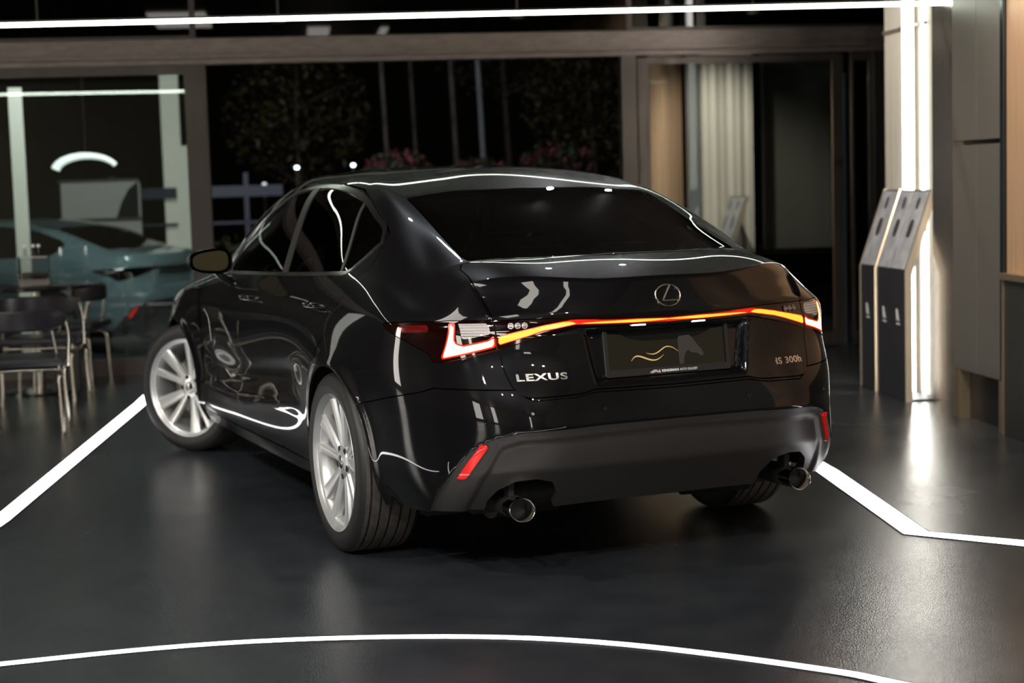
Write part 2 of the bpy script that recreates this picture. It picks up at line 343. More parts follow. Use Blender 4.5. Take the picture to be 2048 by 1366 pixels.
ARR = np.hypot(YY, ZZ-.335)-.368; ARF = np.hypot(YY-2.8, ZZ-.335)-.368
ARR = np.where((U > .8) & (U < 2.6), ARR, big); ARF = np.where((U > 3.6) & (U < 5.3), ARF, big)
HOOD = np.where((V > 4.5) & (U > 4.2), sdpoly(XX, YY, [(-1, 2.67), (0, 2.67), (.42, 2.61), (.64, 2.50), (.715, 2.72), (.66, 2.98), (.56, 3.14), (.34, 3.31), (0, 3.38), (-1, 3.38)]), -big)
FBUMP = np.where(U > 4.6, np.minimum(YY-3.16, .74-ZZ), -big)
FLAMP = np.where(U > 4.6, sdpoly(U, ZZ, [(4.66, .80), (5.3, .755), (5.35, .69), (5.05, .70), (4.75, .74)]), -big)
EXH = np.where(rear, sdpoly(U, ZZ, [(.392, .1), (.405, .31), (.44, .362), (.50, .378), (.565, .372), (.610, .340), (.632, .30), (.632, .1)]), -big)
REFL = np.where(rear, sdpoly(U, ZZ, [(.640, .506), (.668, .505), (.736, .387), (.707, .386)]), -big)
RVS = np.where(rear, sdpoly(U, ZZ, [(.735, .9025), (.6320, .9025), (.6320, .867), (.730, .851), (.738, .857)]), -big)
REDST = np.where(rear, sdpoly(U, ZZ, [(1.03, .890), (.86, .897), (.862, .874), (.99, .868)]), -big)

def clip_panel(name, material, fields, parent=None, ofs=0., flange=.012, sides=(-1, 1), skip=1, label=None):
    """cut the panel where every field is positive; one mesh (both halves welded on the centre line)"""
    F = np.stack([np.broadcast_to(f, U.shape) for f in fields], 0)
    Fm = F.min(0)
    nu, nv = U.shape
    c = np.stack([Fm[:-1, :-1], Fm[1:, :-1], Fm[1:, 1:], Fm[:-1, 1:]], 0)
    full = (c > 0).all(0)
    Fc = np.stack([F[:, :-1, :-1], F[:, 1:, :-1], F[:, 1:, 1:], F[:, :-1, 1:]], 1)
    some = (Fc.max(1) > 0).all(0) & ~full
    P0 = S+N*ofs
    polys = []
    for i, j in np.argwhere(full): polys.append([(P0[a, b], N[a, b]) for a, b in ((i, j), (i+1, j), (i+1, j+1), (i, j+1))])
    for i, j in np.argwhere(some):
        poly = [(np.concatenate([P0[a, b], N[a, b], F[:, a, b]])) for a, b in ((i, j), (i+1, j), (i+1, j+1), (i, j+1))]
        for k in range(F.shape[0]):
            out = []
            for q in range(len(poly)):
                A, B = poly[q], poly[(q+1) % len(poly)]; fa_, fb_ = A[6+k], B[6+k]
                if fa_ > 0: out.append(A)
                if (fa_ > 0) != (fb_ > 0): out.append(A+(B-A)*(fa_/(fa_-fb_)))
            poly = out
            if len(poly) < 3: break
        if len(poly) >= 3: polys.append([(p[:3], p[3:6]) for p in poly])
    verts = []; nrm = []; idx = {}; faces = []
    for sg in sides:
        for poly in polys:
            f = []
            for p, n in poly:
                x = abs(p[0]) if abs(p[0]) > 2e-4 else 0.
                key = (round(x*sg*2e4), round(p[1]*2e4), round(p[2]*2e4))
                k = idx.get(key)
                if k is None:
                    k = idx[key] = len(verts); verts.append((x*sg, p[1], p[2])); nrm.append((n[0]*sg if x > 0 else 0., n[1], n[2]))
                if not f or (f[-1] != k and f[0] != k): f.append(k)
            if len(f) >= 3: faces.append(f if sg > 0 else f[::-1])
    if not faces: return None
    # orientation check against the normals
    def fn(f):
        a, b, c_ = (np.array(verts[f[q]]) for q in (0, 1, 2)); return np.cross(b-a, c_-a)
    fs = faces[len(faces)//4]
    if fn(fs)@np.array(nrm[fs[0]]) < 0: faces = [f[::-1] for f in faces]
    if flange > 0:
        cnt = {}
        for f in faces:
            for a, b in zip(f, f[1:]+f[:1]):
                cnt[(a, b)] = cnt.get((a, b), 0)+1
        for (a, b) in [e for e in cnt if (e[1], e[0]) not in cnt]:
            pa, pb = np.array(verts[a]), np.array(verts[b])
            if abs(pa[0]) < 1e-5 and abs(pb[0]) < 1e-5: continue
            na, nb = np.array(nrm[a]), np.array(nrm[b]); m = len(verts)
            qa, qb = pa-na*flange, pb-nb*flange
            fl = np.cross(pb-pa, -(na+nb)); l = np.linalg.norm(fl)
            if l < 1e-12: continue
            fl = -fl/l
            verts += [tuple(pb), tuple(pa), tuple(qa), tuple(qb)]; nrm += [tuple(fl)]*4
            faces.append([m, m+1, m+2, m+3])
    me = bpy.data.meshes.new(name); me.from_pydata([tuple(map(float, v)) for v in verts], [], faces); me.update()
    me.shade_smooth()
    me.normals_split_custom_set_from_vertices([tuple(map(float, n)) for n in nrm])
    me.materials.append(material)
    o = link(name, me, parent)
    if label: o['label'] = label
    return o

def surf(x, z, ofs=0.):
    """point and normal of the lower body at half width x (rear) and height z"""
    i = np.interp(abs(x), S[:200, 20, 0][:95], np.arange(95)); i0 = int(i); t = i-i0
    pts = []
    for k in (i0, i0+1):
        zz = ZZ[k, :G0]; j = np.interp(z, zz, np.arange(G0)); j0 = min(int(j), G0-2); q = j-j0
        pts.append((S[k, j0]*(1-q)+S[k, j0+1]*q, N[k, j0]*(1-q)+N[k, j0+1]*q))
    p = pts[0][0]*(1-t)+pts[1][0]*t; n = pts[0][1]*(1-t)+pts[1][1]*t; n = n/np.linalg.norm(n)
    p = p+n*ofs; sg = -1 if x < 0 else 1
    return np.array([x, p[1], p[2]]), np.array([n[0]*sg, n[1], n[2]])
def text_mesh(txt, size, extrude, xs=1.0, bold=0.0, spacing=1.0, align='CENTER'):
    cu_ = bpy.data.curves.new('t', 'FONT'); cu_.body = txt; cu_.size = size; cu_.extrude = extrude; cu_.align_x = align
    cu_.resolution_u = 4; cu_.offset = bold; cu_.space_character = spacing
    o = bpy.data.objects.new('t', cu_); COL.objects.link(o); bpy.context.view_layer.update()
    me = bpy.data.meshes.new_from_object(o.evaluated_get(bpy.context.evaluated_depsgraph_get()))
    bpy.data.objects.remove(o); bpy.data.curves.remove(cu_)
    for v in me.vertices: v.co.x *= xs
    return me
def wrap_on_body(me, x0, z0, name, material, parent, rot=0.0):
    for v in me.vertices:
        p, n = surf(x0+v.co.x, z0+v.co.y+v.co.x*rot, .0015+v.co.z)
        v.co = p
    me.name = name; me.materials.clear(); me.materials.append(material)
    return link(name, me, parent)
# ---------------------------------------------------------------- the black sedan
car = tag(empty('sedan'), 'glossy black sedan parked rear to the camera with its rear light bar glowing', 'car')
g = .0022
notlid, notlamp = -LID, -LAMP
lid = clip_panel('trunk_lid', PAINT, [LID-g, -LAMP-g, U*0+1], car)
clip_panel('rear_bumper', PAINT, [BUMP-g, -DIF-g*.5, ARR, 1.45-U+0*V], car)
dif = clip_panel('diffuser', MATTE, [DIF-g*.5, BUMP-g, -EXH, ARR], car, flange=.03, label='matte black lower bumper panel')
clip_panel('rear_window', CARGLASS, [BL-g], car, flange=.004)
clip_panel('windscreen', CARGLASS, [WS-g], car, flange=.004)
clip_panel('roof_panel', PAINT, [ROOF-g*.6, -BL-g, -WS-g], car)
clip_panel('hood', PAINT, [HOOD-g], car)
clip_panel('front_bumper', PAINT, [FBUMP-g, ARF, -FLAMP, -HOOD-g], car)
body_f = [-LID-g, -LAMP-g, -BL-g, -WS-g, -RDOOR-g, -FDOOR-g, -np.where(V > 8.2, ROOFP, -big)-g*.6, -BUMP-g, ARR, ARF, -HOOD-g, -FBUMP-g, -FLAMP-g, -ROCK-g]
for sg in (-1, 1):
    clip_panel('quarter_panel', PAINT, body_f+[2.36-YY, 4.4-U], car, sides=(sg,))
    clip_panel('front_fender', PAINT, body_f+[YY-2.30, U-3.3], car, sides=(sg,))
    clip_panel('side_skirt', PAINT, [ROCK-g, ARR, ARF], car, sides=(sg,))
    rd = clip_panel('rear_door', PAINT, [RDOOR-g, -(DLO+.015)-.001, ARR], car, sides=(sg,))
    fd = clip_panel('front_door', PAINT, [FDOOR-g, -(DLO+.015)-.001], car, sides=(sg,))
    cut = -(YY-.914)+(ZZ-1.016)*.23
    clip_panel('window_trim', DCHROME, [DLO+.015, -DLO, cut], fd, ofs=.003, sides=(sg,), flange=.006, label='dark chrome window trim')
    clip_panel('window_trim', DCHROME, [DLO+.015, -DLO, -cut], rd, ofs=.003, sides=(sg,), flange=.006, label='dark chrome window trim')
    clip_panel('pillar_trim', mat('satin_pillar', (.030, .028, .026), .32), [DLO-.0005, BPIL], fd, ofs=.001, sides=(sg,), flange=.006, label='gloss black pillar trim')
    clip_panel('window_divider', MATS['satin_pillar'], [DLO-.0005, QDIV], rd, ofs=.001, sides=(sg,), flange=.006)
    q = -(YY-.135)+(ZZ-1.047)*.80
    clip_panel('side_window', CARGLASS, [DLO-.0005, -BPIL, -cut], fd, ofs=-.003, sides=(sg,), flange=0)
    clip_panel('side_window', CARGLASS, [DLO-.0005, -BPIL, -QDIV, cut, -q], rd, ofs=-.003, sides=(sg,), flange=0)
    clip_panel('quarter_window', CARGLASS, [DLO-.0005, -QDIV, q], rd, ofs=-.003, sides=(sg,), flange=0)
    # tail lamps: outer piece on the wing, inner piece on the lid
    lo = clip_panel('tail_lamp', LENSB, [LAMP-g*.5, U-.6155, -SIG_O-.0008], car, ofs=.001, sides=(sg,), label='red smoked tail lamp with a glowing L shape')
    clip_panel('light_signature', MATS['sig_white'] if 'sig_white' in MATS else mat('sig_white', (.8, .1, .05), .3, emit=(1, .16, .035), es=30), [SIG_O-.0022], lo, ofs=.002, sides=(sg,), flange=.003, label='glowing L-shaped light guide')
    clip_panel('signature_halo', mat('sig_halo', (.5, .01, .005), .3, emit=(1, .012, .004), es=.55), [SIG_O+.0035, -SIG_O+.0022], lo, ofs=.0018, sides=(sg,), flange=0, label='painted red halo around the light guide')  # emissive border painted in for the red halo of the lit lens
    rv = mat('reversing_lamp_lens', (.85, .78, .75), .22, .3, coat=1)
    if not rv.get('done'):
        rv['done'] = 1; nt = rv.node_tree; tc = nt.nodes.new('ShaderNodeTexCoord'); w1 = nt.nodes.new('ShaderNodeTexWave'); w1.bands_direction = 'Z'; w1.inputs['Scale'].default_value = 34
        b1 = nt.nodes.new('ShaderNodeBump'); b1.inputs['Strength'].default_value = 1; b1.inputs['Distance'].default_value = .006
        nt.links.new(tc.outputs['Object'], w1.inputs['Vector']); nt.links.new(w1.outputs['Fac'], b1.inputs['Height']); nt.links.new(b1.outputs[0], nt.nodes['Principled BSDF'].inputs['Normal'])
    clip_panel('reversing_lamp', rv, [RVS], lo, ofs=.0022, sides=(sg,), flange=.002, label='clear ribbed reversing lamp')
    clip_panel('side_reflector', mat('red_reflector_dim', (.10, .003, .003), .15, coat=1), [REDST], lo, ofs=.002, sides=(sg,), flange=.002, label='dim red side strip')
    li = clip_panel('lid_lamp', LENSB, [LAMP-g*.5, .610-U, U-.002, -SIG_I-.0008], lid, ofs=.001, sides=(sg,), label='smoked lamp on the trunk lid')
    for x in (.552, .530, .508):
        m = MB()
        p, n = surf(x*sg, .8915, .003)
        M = Matrix.Translation(p) @ Vector(n).to_track_quat('Z', 'Y').to_matrix().to_4x4()
        m.lathe([(.0105, 0), (.0105, .002), (.0085, .002), (.0075, .0005), (.0045, .001), (.003, .003), (0.0001, .003)], 20, 'Z', M)
        m.build('lamp_reflector_ring', mat('lamp_ring_grey', (.28, .25, .24), .25, .8), lid, 30)
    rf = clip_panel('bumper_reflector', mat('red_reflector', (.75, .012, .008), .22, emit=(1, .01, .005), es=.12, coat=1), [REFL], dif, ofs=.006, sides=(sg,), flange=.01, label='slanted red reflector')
bar = clip_panel('light_bar', mat('sig_amber', (.8, .1, .02), .3, emit=(1, .175, .012), es=4.2), [SIG_I-.0018], lid, ofs=.0025, flange=.003, label='thin glowing orange light bar')
clip_panel('light_bar_halo', MATS['sig_halo'], [SIG_I+.0008, -SIG_I+.0018], lid, ofs=.0022, flange=0, label='painted red halo around the light bar')  # same painted halo, around the bar
clip_panel('inner_shell', DARK, [-BL-.02+0*U, -WS-.02, -DLO-.015, ARR-.01, ARF-.01, -EXH-.01, ZZ-.2], car, ofs=-.030, flange=0)
# badges ------------------------------------------------------------
wrap_on_body(text_mesh('LEXUS', .031, .0015, 1.78, .0009, 1.12), -.474, .7115, 'lettering', CHROME, lid).__setitem__('label', 'chrome letters LEXUS')
wrap_on_body(text_mesh('IS 300h', .031, .0015, 1.30, .0007, 1.05), .484, .7035, 'lettering', CHROME, lid).__setitem__('label', 'chrome letters IS 300h')
m = MB()
ring = []
for k in range(48):
    a = 2*math.pi*k/48; x, z = .0475*math.cos(a), .970+.036*math.sin(a)
    p, n = surf(x, z, .004); ring.append(p)
m.tube(ring, .0030, 8, closed=True)
for pts in ([(.012, .0325), (-.022, -.018)], [(-.022, -.018), (.038, -.018)]):
    P = [surf(pts[0][0]*(1-t)+pts[1][0]*t, .970+pts[0][1]*(1-t)+pts[1][1]*t, .005)[0] for t in np.linspace(0, 1, 7)]
    m.tube(P, [.0042, .004, .0038, .0036, .0034, .003, .0024] if pts[0][1] > 0 else [.0044, .0042, .004, .0038, .0034, .003, .002], 8)
m.build('emblem', CHROME, lid, 40)
# parking sensors
for x, z in ((-.655, .581), (-.277, .609), (.285, .609), (.655, .585)):
    p, n = surf(x, z, .0005); M = Matrix.Translation(p) @ Vector(n).to_track_quat('Z', 'Y').to_matrix().to_4x4()
    MB().lathe([(.0115, -.002), (.0115, .0006), (.0095, .0012), (.009, .0004), (.0001, .0006)], 24, 'Z', M).build('parking_sensor', GLOSSB, car, 30)
# number plate frame and plate (plane leaning slightly forward at the top)
pt, pb = np.array([0, -.944, .866]), np.array([0, -.967, .701])
upv = Vector(pt-pb).normalized(); xv = Vector((1, 0, 0)); nv = xv.cross(upv); PM = Matrix.Translation(Vector((pt+pb)/2)) @ Matrix([[1, upv.x, nv.x, 0], [0, upv.y, nv.y, 0], [0, upv.z, nv.z, 0], [0, 0, 0, 1]])
PF = mat('plate_frame_plastic', (.022, .020, .020), .32)
m = MB(); hw, hh = .243, .0835
def rrect(hw, hh, r, n=5):
    out = []
    for cx, cy, a0 in ((hw-r, hh-r, 0), (-hw+r, hh-r, 90), (-hw+r, -hh+r, 180), (hw-r, -hh+r, 270)):
        out += [(cx+r*math.cos(R(a0+90*k/n)), cy+r*math.sin(R(a0+90*k/n))) for k in range(n+1)]
    return out
o1 = rrect(hw, hh, .010); i1 = [(max(-.228, min(.228, x*.938)), max(-.0580, min(.0755, y*.92+.006))) for x, y in o1]
vo = [[m.b.verts.new((x, y, z)) for x, y in L] for L, z in ((o1, -.008), (o1, .004), ([(x*.992, y*.98) for x, y in o1], .006), (i1, .006), (i1, -.002))]
for A, B in zip(vo[:-1], vo[1:]):
    for k in range(len(A)): m.b.faces.new((A[k], A[(k+1) % len(A)], B[(k+1) % len(A)], B[k]))
pf = m.build('plate_frame', PF, lid, 40, PM)
MB().box((-.230, -.060, -.006), (.230, .077, -.001)).build('dealer_plate', mat('mirror_black_plate', (.13, .125, .11), .03, 1), pf, None, PM)
def flat(poly, z, name, material, parent, h=.0006):
    return MB().prism(poly, z, z+h).build(name, material, parent, None, PM)
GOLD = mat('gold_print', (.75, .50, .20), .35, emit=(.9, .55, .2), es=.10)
def stroke(pts, wds):
    n = 28; t = np.linspace(0, 1, n); P = nspline(np.linspace(0, 1, len(pts)), np.array(pts, float), t); w_ = np.interp(t, np.linspace(0, 1, len(wds)), wds)
    T = np.gradient(P, axis=0); T /= np.linalg.norm(T, axis=1, keepdims=True); Q = np.stack([-T[:, 1], T[:, 0]], 1)
    return np.concatenate([P+Q*w_[:, None], (P-Q*w_[:, None])[::-1]]).tolist()
def px2p(x, y): return ((x-1062)/1862*.46, -(y-410)/620*.137+.0085)
for st, wds in (([(495, 590), (570, 522), (680, 545), (790, 590), (900, 592), (1010, 520)], [.0004, .0022, .0028, .0026, .0018, .0003]),
                ([(730, 480), (850, 505), (960, 455), (1050, 405), (1150, 425), (1250, 500)], [.0003, .0018, .0020, .0018, .0012, .0002])):
    flat(stroke([px2p(x, y) for x, y in st], wds), -.0006, 'gold_wave', GOLD, pf)
horse = [(1300, 175), (1350, 225), (1400, 200), (1425, 250), (1470, 290), (1520, 370), (1560, 430), (1600, 480), (1635, 540), (1620, 585), (1570, 575), (1545, 540), (1480, 530), (1430, 515), (1390, 480), (1350, 520), (1320, 600), (1310, 690), (1240, 690), (1240, 300)]
flat([px2p(x, y) for x, y in horse], -.0006, 'horse_head_print', mat('grey_print', (.055, .047, .045), .3), pf)
tm = text_mesh('KINGSMAN', .0115, .0003, 1.12, .0005, 1.0, 'LEFT'); tm.transform(Matrix.Translation((-.030, -.0755, .0062))); tm.transform(PM); tm.materials.append(mat('white_print', (.8, .8, .8), .5)); link('plate_lettering', tm, pf)
tm = text_mesh('AUTO GALLERY', .0115, .0003, .84, .0001, 1.0, 'LEFT'); tm.transform(Matrix.Translation((.040, -.0755, .0062))); tm.transform(PM); tm.materials.append(MATS['white_print']); link('plate_lettering', tm, pf)
flat([(-.060, -.066), (-.050, -.066), (-.045, -.072), (-.038, -.065), (-.034, -.078), (-.045, -.077), (-.052, -.074), (-.072, -.079), (-.068, -.076), (-.078, -.075)], .0062, 'logo_mark', mat('pale_logo', (.5, .42, .44), .5), pf)
# plate lamps under the light bar
for x in (-.115, .115):
    MB().box((x-.026, -.975, .874), (x+.026, -.955, .8785), .002).build('plate_lamp', mat('plate_lamp_glow', (.9, .9, .9), .3, emit=(.82, .92, 1), es=6), lid)
# exhausts: cavities, tips, silencer pipes
for sg in (-1, 1):
    x0 = .545*sg
    rec = MB().tube([(x0, -.90, .30), (x0, -.62, .30)], .105, 24, cap=False); rec.b.faces.ensure_lookup_table()
    m = MB(); n = 40
    prof = [(-.07, .040, .034), (.0, .0455, .0385), (.012, .0465, .0395), (.015, .0455, .0385), (.012, .0425, .0355), (-.05, .040, .033), (-.068, .038, .031)]
    rings = []
    for (dy, a, b) in prof:
        rings.append([m.b.verts.new((x0+a*math.cos(2*math.pi*k/n), -.915-dy+(.012 if dy > -.01 else 0)*math.sin(2*math.pi*k/n), .276+b*math.sin(2*math.pi*k/n)-.05*min(0, dy+.1))) for k in range(n)])
    for A, B in zip(rings[:-1], rings[1:]):
        for k in range(n): m.b.faces.new((A[k], A[(k+1) % n], B[(k+1) % n], B[k]))
    m.b.faces.new(rings[-1]); tip = m.build('exhaust_tip', mat('polished_steel', (.62, .60, .58), .14, 1), car, 50)
    rec.b.free()
    MB().lathe([(.039, -.02), (.039, .25)], 24, 'Z', Matrix.Translation((x0, -.84, .276)) @ Matrix.Rotation(R(-90), 4, 'X')).build('exhaust_bore', DARK, tip)
    MB().box((x0-.02, -.86, .31), (x0+.0, -.82, .36)).build('hanger_bracket', DARK, car)
    MB().tube([(x0-.02*sg, -.58, .27), (x0-.28*sg, -.55, .27)], .085, 20).build('silencer', mat('worn_steel', (.05, .048, .045), .45, .8), car, 40)
MB().box((-.60, -.62, .215), (.60, -.36, .235)).box((-.68, -.36, .17), (.68, 3.2, .22)).build('underbody', DARK, car)
MB().box((-.62, -.82, .44), (.62, -.78, .50)).build('bumper_beam', DARK, car)
# wheel wells
for yc in (0, 2.8):
    for sg in (-1, 1):
        m = MB(); n = 40
        for k in range(n):
            a0, a1 = R(-12+204*k/n), R(-12+204*(k+1)/n)
            p = [(x*sg, yc+.395*math.cos(a), .335+.395*math.sin(a)) for x, a in ((.905, a0), (.905, a1), (.50, a1), (.50, a0))]
            m.b.faces.new([m.b.verts.new(q) for q in p])
        m.b.faces.new([m.b.verts.new((.50*sg, yc+.395*math.cos(R(-12+204*k/n)), .335+.395*math.sin(R(-12+204*k/n)))) for k in range(n+1)])
        # trim the liner so it stays inside the wing
        for v in m.b.verts:
            if abs(v.co.x) > .8: v.co.x = sg*(.875 if v.co.z > .3 else .82)
        m.build('wheel_arch_liner', DARK, car)
# wheels ---------------------------------------------------------------
def make_wheel(width=.245):
    """outer side towards -X"""
    h = width/2; root = None
    # rim barrel and spokes
    m = MB()
    m.lathe([(.256, -h+.008), (.2605, -h+.003), (.2615, -h+.009), (.256, -h+.015), (.246, -h+.019), (.240, -h+.026), (.236, -h+.06), (.228, 0), (.225, h-.05), (.238, h-.02), (.256, h-.008), (.236, h-.012), (.221, h-.05), (.224, 0), (.232, -h+.06), (.236, -h+.036), (.243, -h+.024), (.251, -h+.012)], 96, 'X', closed=True)
    m.lathe([(.0001, -h+.034), (.030, -h+.034), (.033, -h+.037), (.060, -h+.040), (.070, -h+.046), (.072, -h+.075), (.0001, -h+.075)], 48, 'X')
    def spoke(a, w0, w1, sk):
        fr = lambda r, t, x: (x, r*math.cos(a)-t*math.sin(a), r*math.sin(a)+t*math.cos(a))
        secs = []
        for i in range(7):
            q = i/6; r = .048+.197*q; w = w0+(w1-w0)*q; c = sk*q*.012
            xf = -h+.040-.0195*q**1.5; xb = xf+.040-.008*q
            secs.append([m.b.verts.new(fr(r, t+c, x)) for t, x in ((-w*.5, xf+.011), (-w*.36, xf+.0015), (w*.10*sk, xf+.004), (w*.36, xf+.0015), (w*.5, xf+.011), (w*.42, xb), (-w*.42, xb))])
        for A, B in zip(secs[:-1], secs[1:]):
            for k in range(7): m.b.faces.new((A[k], A[(k+1) % 7], B[(k+1) % 7], B[k]))
        m.b.faces.new(secs[0]); m.b.faces.new(secs[-1])
    for k in range(5):
        a = R(90+72*k)
        spoke(a-R(11.5), .030, .046, -1); spoke(a+R(11.5), .036, .074, 1)
    root = m.build('wheel', SILVER, None, 28)
    # tyre
    pr = [(.257, -h+.016), (.262, -h+.006), (.285, -h-.001), (.305, -h), (.322, -h+.006), (.332, -h+.014), (.3368, -h+.026)]
    tr = []
    gr = [-.078, -.040, -.0, .040, .078]
    for gx in gr: tr += [(.338, gx-.0055), (.3305, gx-.0040), (.3305, gx+.0040), (.338, gx+.0055)]
    pr2 = [(r, -x) for r, x in pr[::-1]]
    MB().lathe(pr+[(.331, -h+.030), (.331, h-.030)]+pr2+[(.240, h-.02), (.240, -h+.03)], 128, 'X', closed=True).build('tyre', RUBBER, root, 30)
    MB().lathe([(.329, -h+.024), (.3366, -h+.024)]+tr+[(.3366, h-.024), (.329, h-.024)], 128, 'X', closed=True).build('tread', TREAD, root, 30)
    MB().lathe([(.0001, -h+.030), (.020, -h+.030), (.026, -h+.033), (.0275, -h+.038)], 32, 'X').build('centre_cap', DCHROME, root, 30)
    for k in range(5):
        m = MB(); a = R(54+72*k); M = Matrix.Translation((0, .054*math.cos(a), .054*math.sin(a)))
        m.lathe([(.0130, -h+.0385), (.0130, -h+.041), (.0001, -h+.0405)], 16, 'X', M)
        m.build('bolt_recess', DARK, root)
    MB().lathe([(.075, -.02), (.165, -.02), (.165, .0), (.075, .0)], 64, 'X', closed=True).build('brake_disc', GREYM, root, 30)
    MB().lathe([(.0001, -.03), (.080, -.03), (.080, .03)], 32, 'X').build('hub', DARK, root, 30)
    return root
wheel = make_wheel()
wheel.parent = car; wheel.location = (-.797, 0, .338); wheel.rotation_euler = (R(2), 0, 0)
w2 = copy_tree(wheel, car); w2.location = (.797, 0, .338); w2.rotation_euler = (R(40), 0, math.pi)
w3 = copy_tree(wheel, car); w3.location = (-.785, 2.8, .338); w3.rotation_euler = Matrix.Rotation(R(STEER), 4, 'Z').to_euler(); w3.rotation_mode = 'XYZ'; w3.rotation_euler = (R(15), 0, R(STEER))
w4 = copy_tree(wheel, car); w4.location = (.785, 2.8, .338); w4.rotation_euler = (R(20), 0, math.pi+R(STEER))
# door handles, mirrors
for sg in (-1, 1):
    for y0, z0, dn in ((.13, .917, 'rear_door'), (1.16, .893, 'front_door')):
        par = [o for o in COL.objects if o.name.startswith(dn) and o.data and sum(v.co.x for v in o.data.vertices)*sg > 0][0]
        m = MB(); X = .885 if y0 < 1 else .882
        pts = [(sg*(X+o), y, z) for o, y, z in ((-.012, y0, z0), (.018, y0+.012, z0+.002), (.027, y0+.05, z0+.003), (.029, y0+.12, z0+.002), (.024, y0+.185, z0), (.012, y0+.215, z0-.001), (-.012, y0+.225, z0-.002))]
        m.tube(pts, [.010, .0115, .0125, .0130, .0125, .011, .009], 12)
        m.build('door_handle', PAINT, par, 60)
    # mirror housing: shaped pod, opening towards the rear
    m = MB(); rings = []
    n = 28
    for i, (y, sc) in enumerate(((1.615, .93), (1.605, .985), (1.615, 1.0), (1.66, .98), (1.72, .84), (1.765, .60), (1.79, .30), (1.797, .02))):
        ring = []
        for k in range(n):
            a = 2*math.pi*k/n; ca, sa = math.cos(a), math.sin(a)
            ex = 2/3.0; px_ = abs(ca)**ex*(1 if ca > 0 else -1); pz = abs(sa)**ex*(1 if sa > 0 else -1)
            xx = .975+px_*.098*sc; zz = 1.048+pz*.058*sc*(1.0-.22*px_*(1 if pz > 0 else .6))
            ring.append(m.b.verts.new((sg*xx, y+px_*.012, zz)))
        rings.append(ring)
    inner = [m.b.verts.new(v.co*1.0+Vector((0, .012, 0))) for v in rings[0]]
    rings = [inner]+rings
    for A, B in zip(rings[:-1], rings[1:]):
        for k in range(n): m.b.faces.new((A[k], A[(k+1) % n], B[(k+1) % n], B[k]))
    m.b.faces.new(rings[-1])
    mir = m.build('wing_mirror', PAINT, car, 50)
    m = MB(); vs = []
    for k in range(n):
        a = 2*math.pi*k/n; ca, sa = math.cos(a), math.sin(a); ex = 2/3.0
        px_ = abs(ca)**ex*(1 if ca > 0 else -1); pz = abs(sa)**ex*(1 if sa > 0 else -1)
        vs.append(m.b.verts.new((sg*(.975+px_*.080), 1.618+px_*.012, 1.048+pz*.044*(1.0-.22*px_*(1 if pz > 0 else .6)))))
    m.b.faces.new(vs); m.build('mirror_glass', mat('mirror_glass', (.66, .60, .42), .02, 1), mir)
    MB().tube([(sg*.945, 1.69, 1.01), (sg*.905, 1.69, .968), (sg*.860, 1.70, .940)], [.020, .016, .020], 12).build('mirror_stalk', GLOSSB, mir, 50)
# cabin -----------------------------------------------------------------
LEA = mat('dark_leather', (.030, .026, .024), .45); TRIM = mat('cabin_trim', (.018, .018, .018), .6)
def pad(name, lo, hi, material=LEA, bev=.04, M=None):
    return MB().box(lo, hi, bev, M).build(name, material, car, 50)
for sx in (-.36, .36):
    Mx = Matrix.Translation((sx, 1.05, .50)) @ Matrix.Rotation(R(-14), 4, 'X')
    pad('front_seat', (-.24, -.10, 0), (.24, .06, .62), M=Mx)
    pad('headrest', (-.13, -.07, .65), (.13, .03, .83), bev=.03, M=Mx)
    pad('seat_cushion', (sx-.25, 1.05, .35), (sx+.25, 1.6, .50))
for sx in (-.34, 0, .34):
    pad('rear_headrest', (sx-.11, .0, .99), (sx+.11, .10, 1.115), bev=.03)
pad('rear_seat', (-.62, -.02, .40), (.62, .18, 1.02), bev=.05)
pad('rear_bench', (-.62, .10, .35), (.62, .62, .52), bev=.05)
MB().prism([(-.56, -.52), (.56, -.52), (.60, .02), (-.60, .02)], .985, 1.0).build('parcel_shelf', TRIM, car)
MB().box((-.68, 2.0, .60), (.68, 2.40, .93), .06).build('dashboard', TRIM, car, 50)
m = MB(); rp = [(-.36+.18*math.cos(t), 1.80+.06*math.sin(t), .86+.17*math.sin(t)) for t in np.linspace(0, 2*math.pi, 33)[:-1]]
m.tube(rp, .015, 8, closed=True); m.box((-.42, 1.80, .82), (-.30, 1.86, .90), .02); m.build('steering_wheel', TRIM, car, 50)
hb = MB().box((-.135, -.535, 1.055), (.135, -.475, 1.083), .004).build('brake_light_housing', GLOSSB, car)
m = MB()
for k in range(11): m.box((-.110+.020*k, -.540, 1.060), (-.097+.020*k, -.536, 1.076), .001)
m.build('brake_light_lens', mat('pale_green_lens', (.5, .6, .42), .2, .3), hb)
m = MB()
for p in ((-.42, -.30, 1.075),): m.box((p[0]-.02, p[1]-.01, 1.0), (p[0]+.02, p[1]+.01, 1.01))
m.build('shelf_clip', TRIM, car)
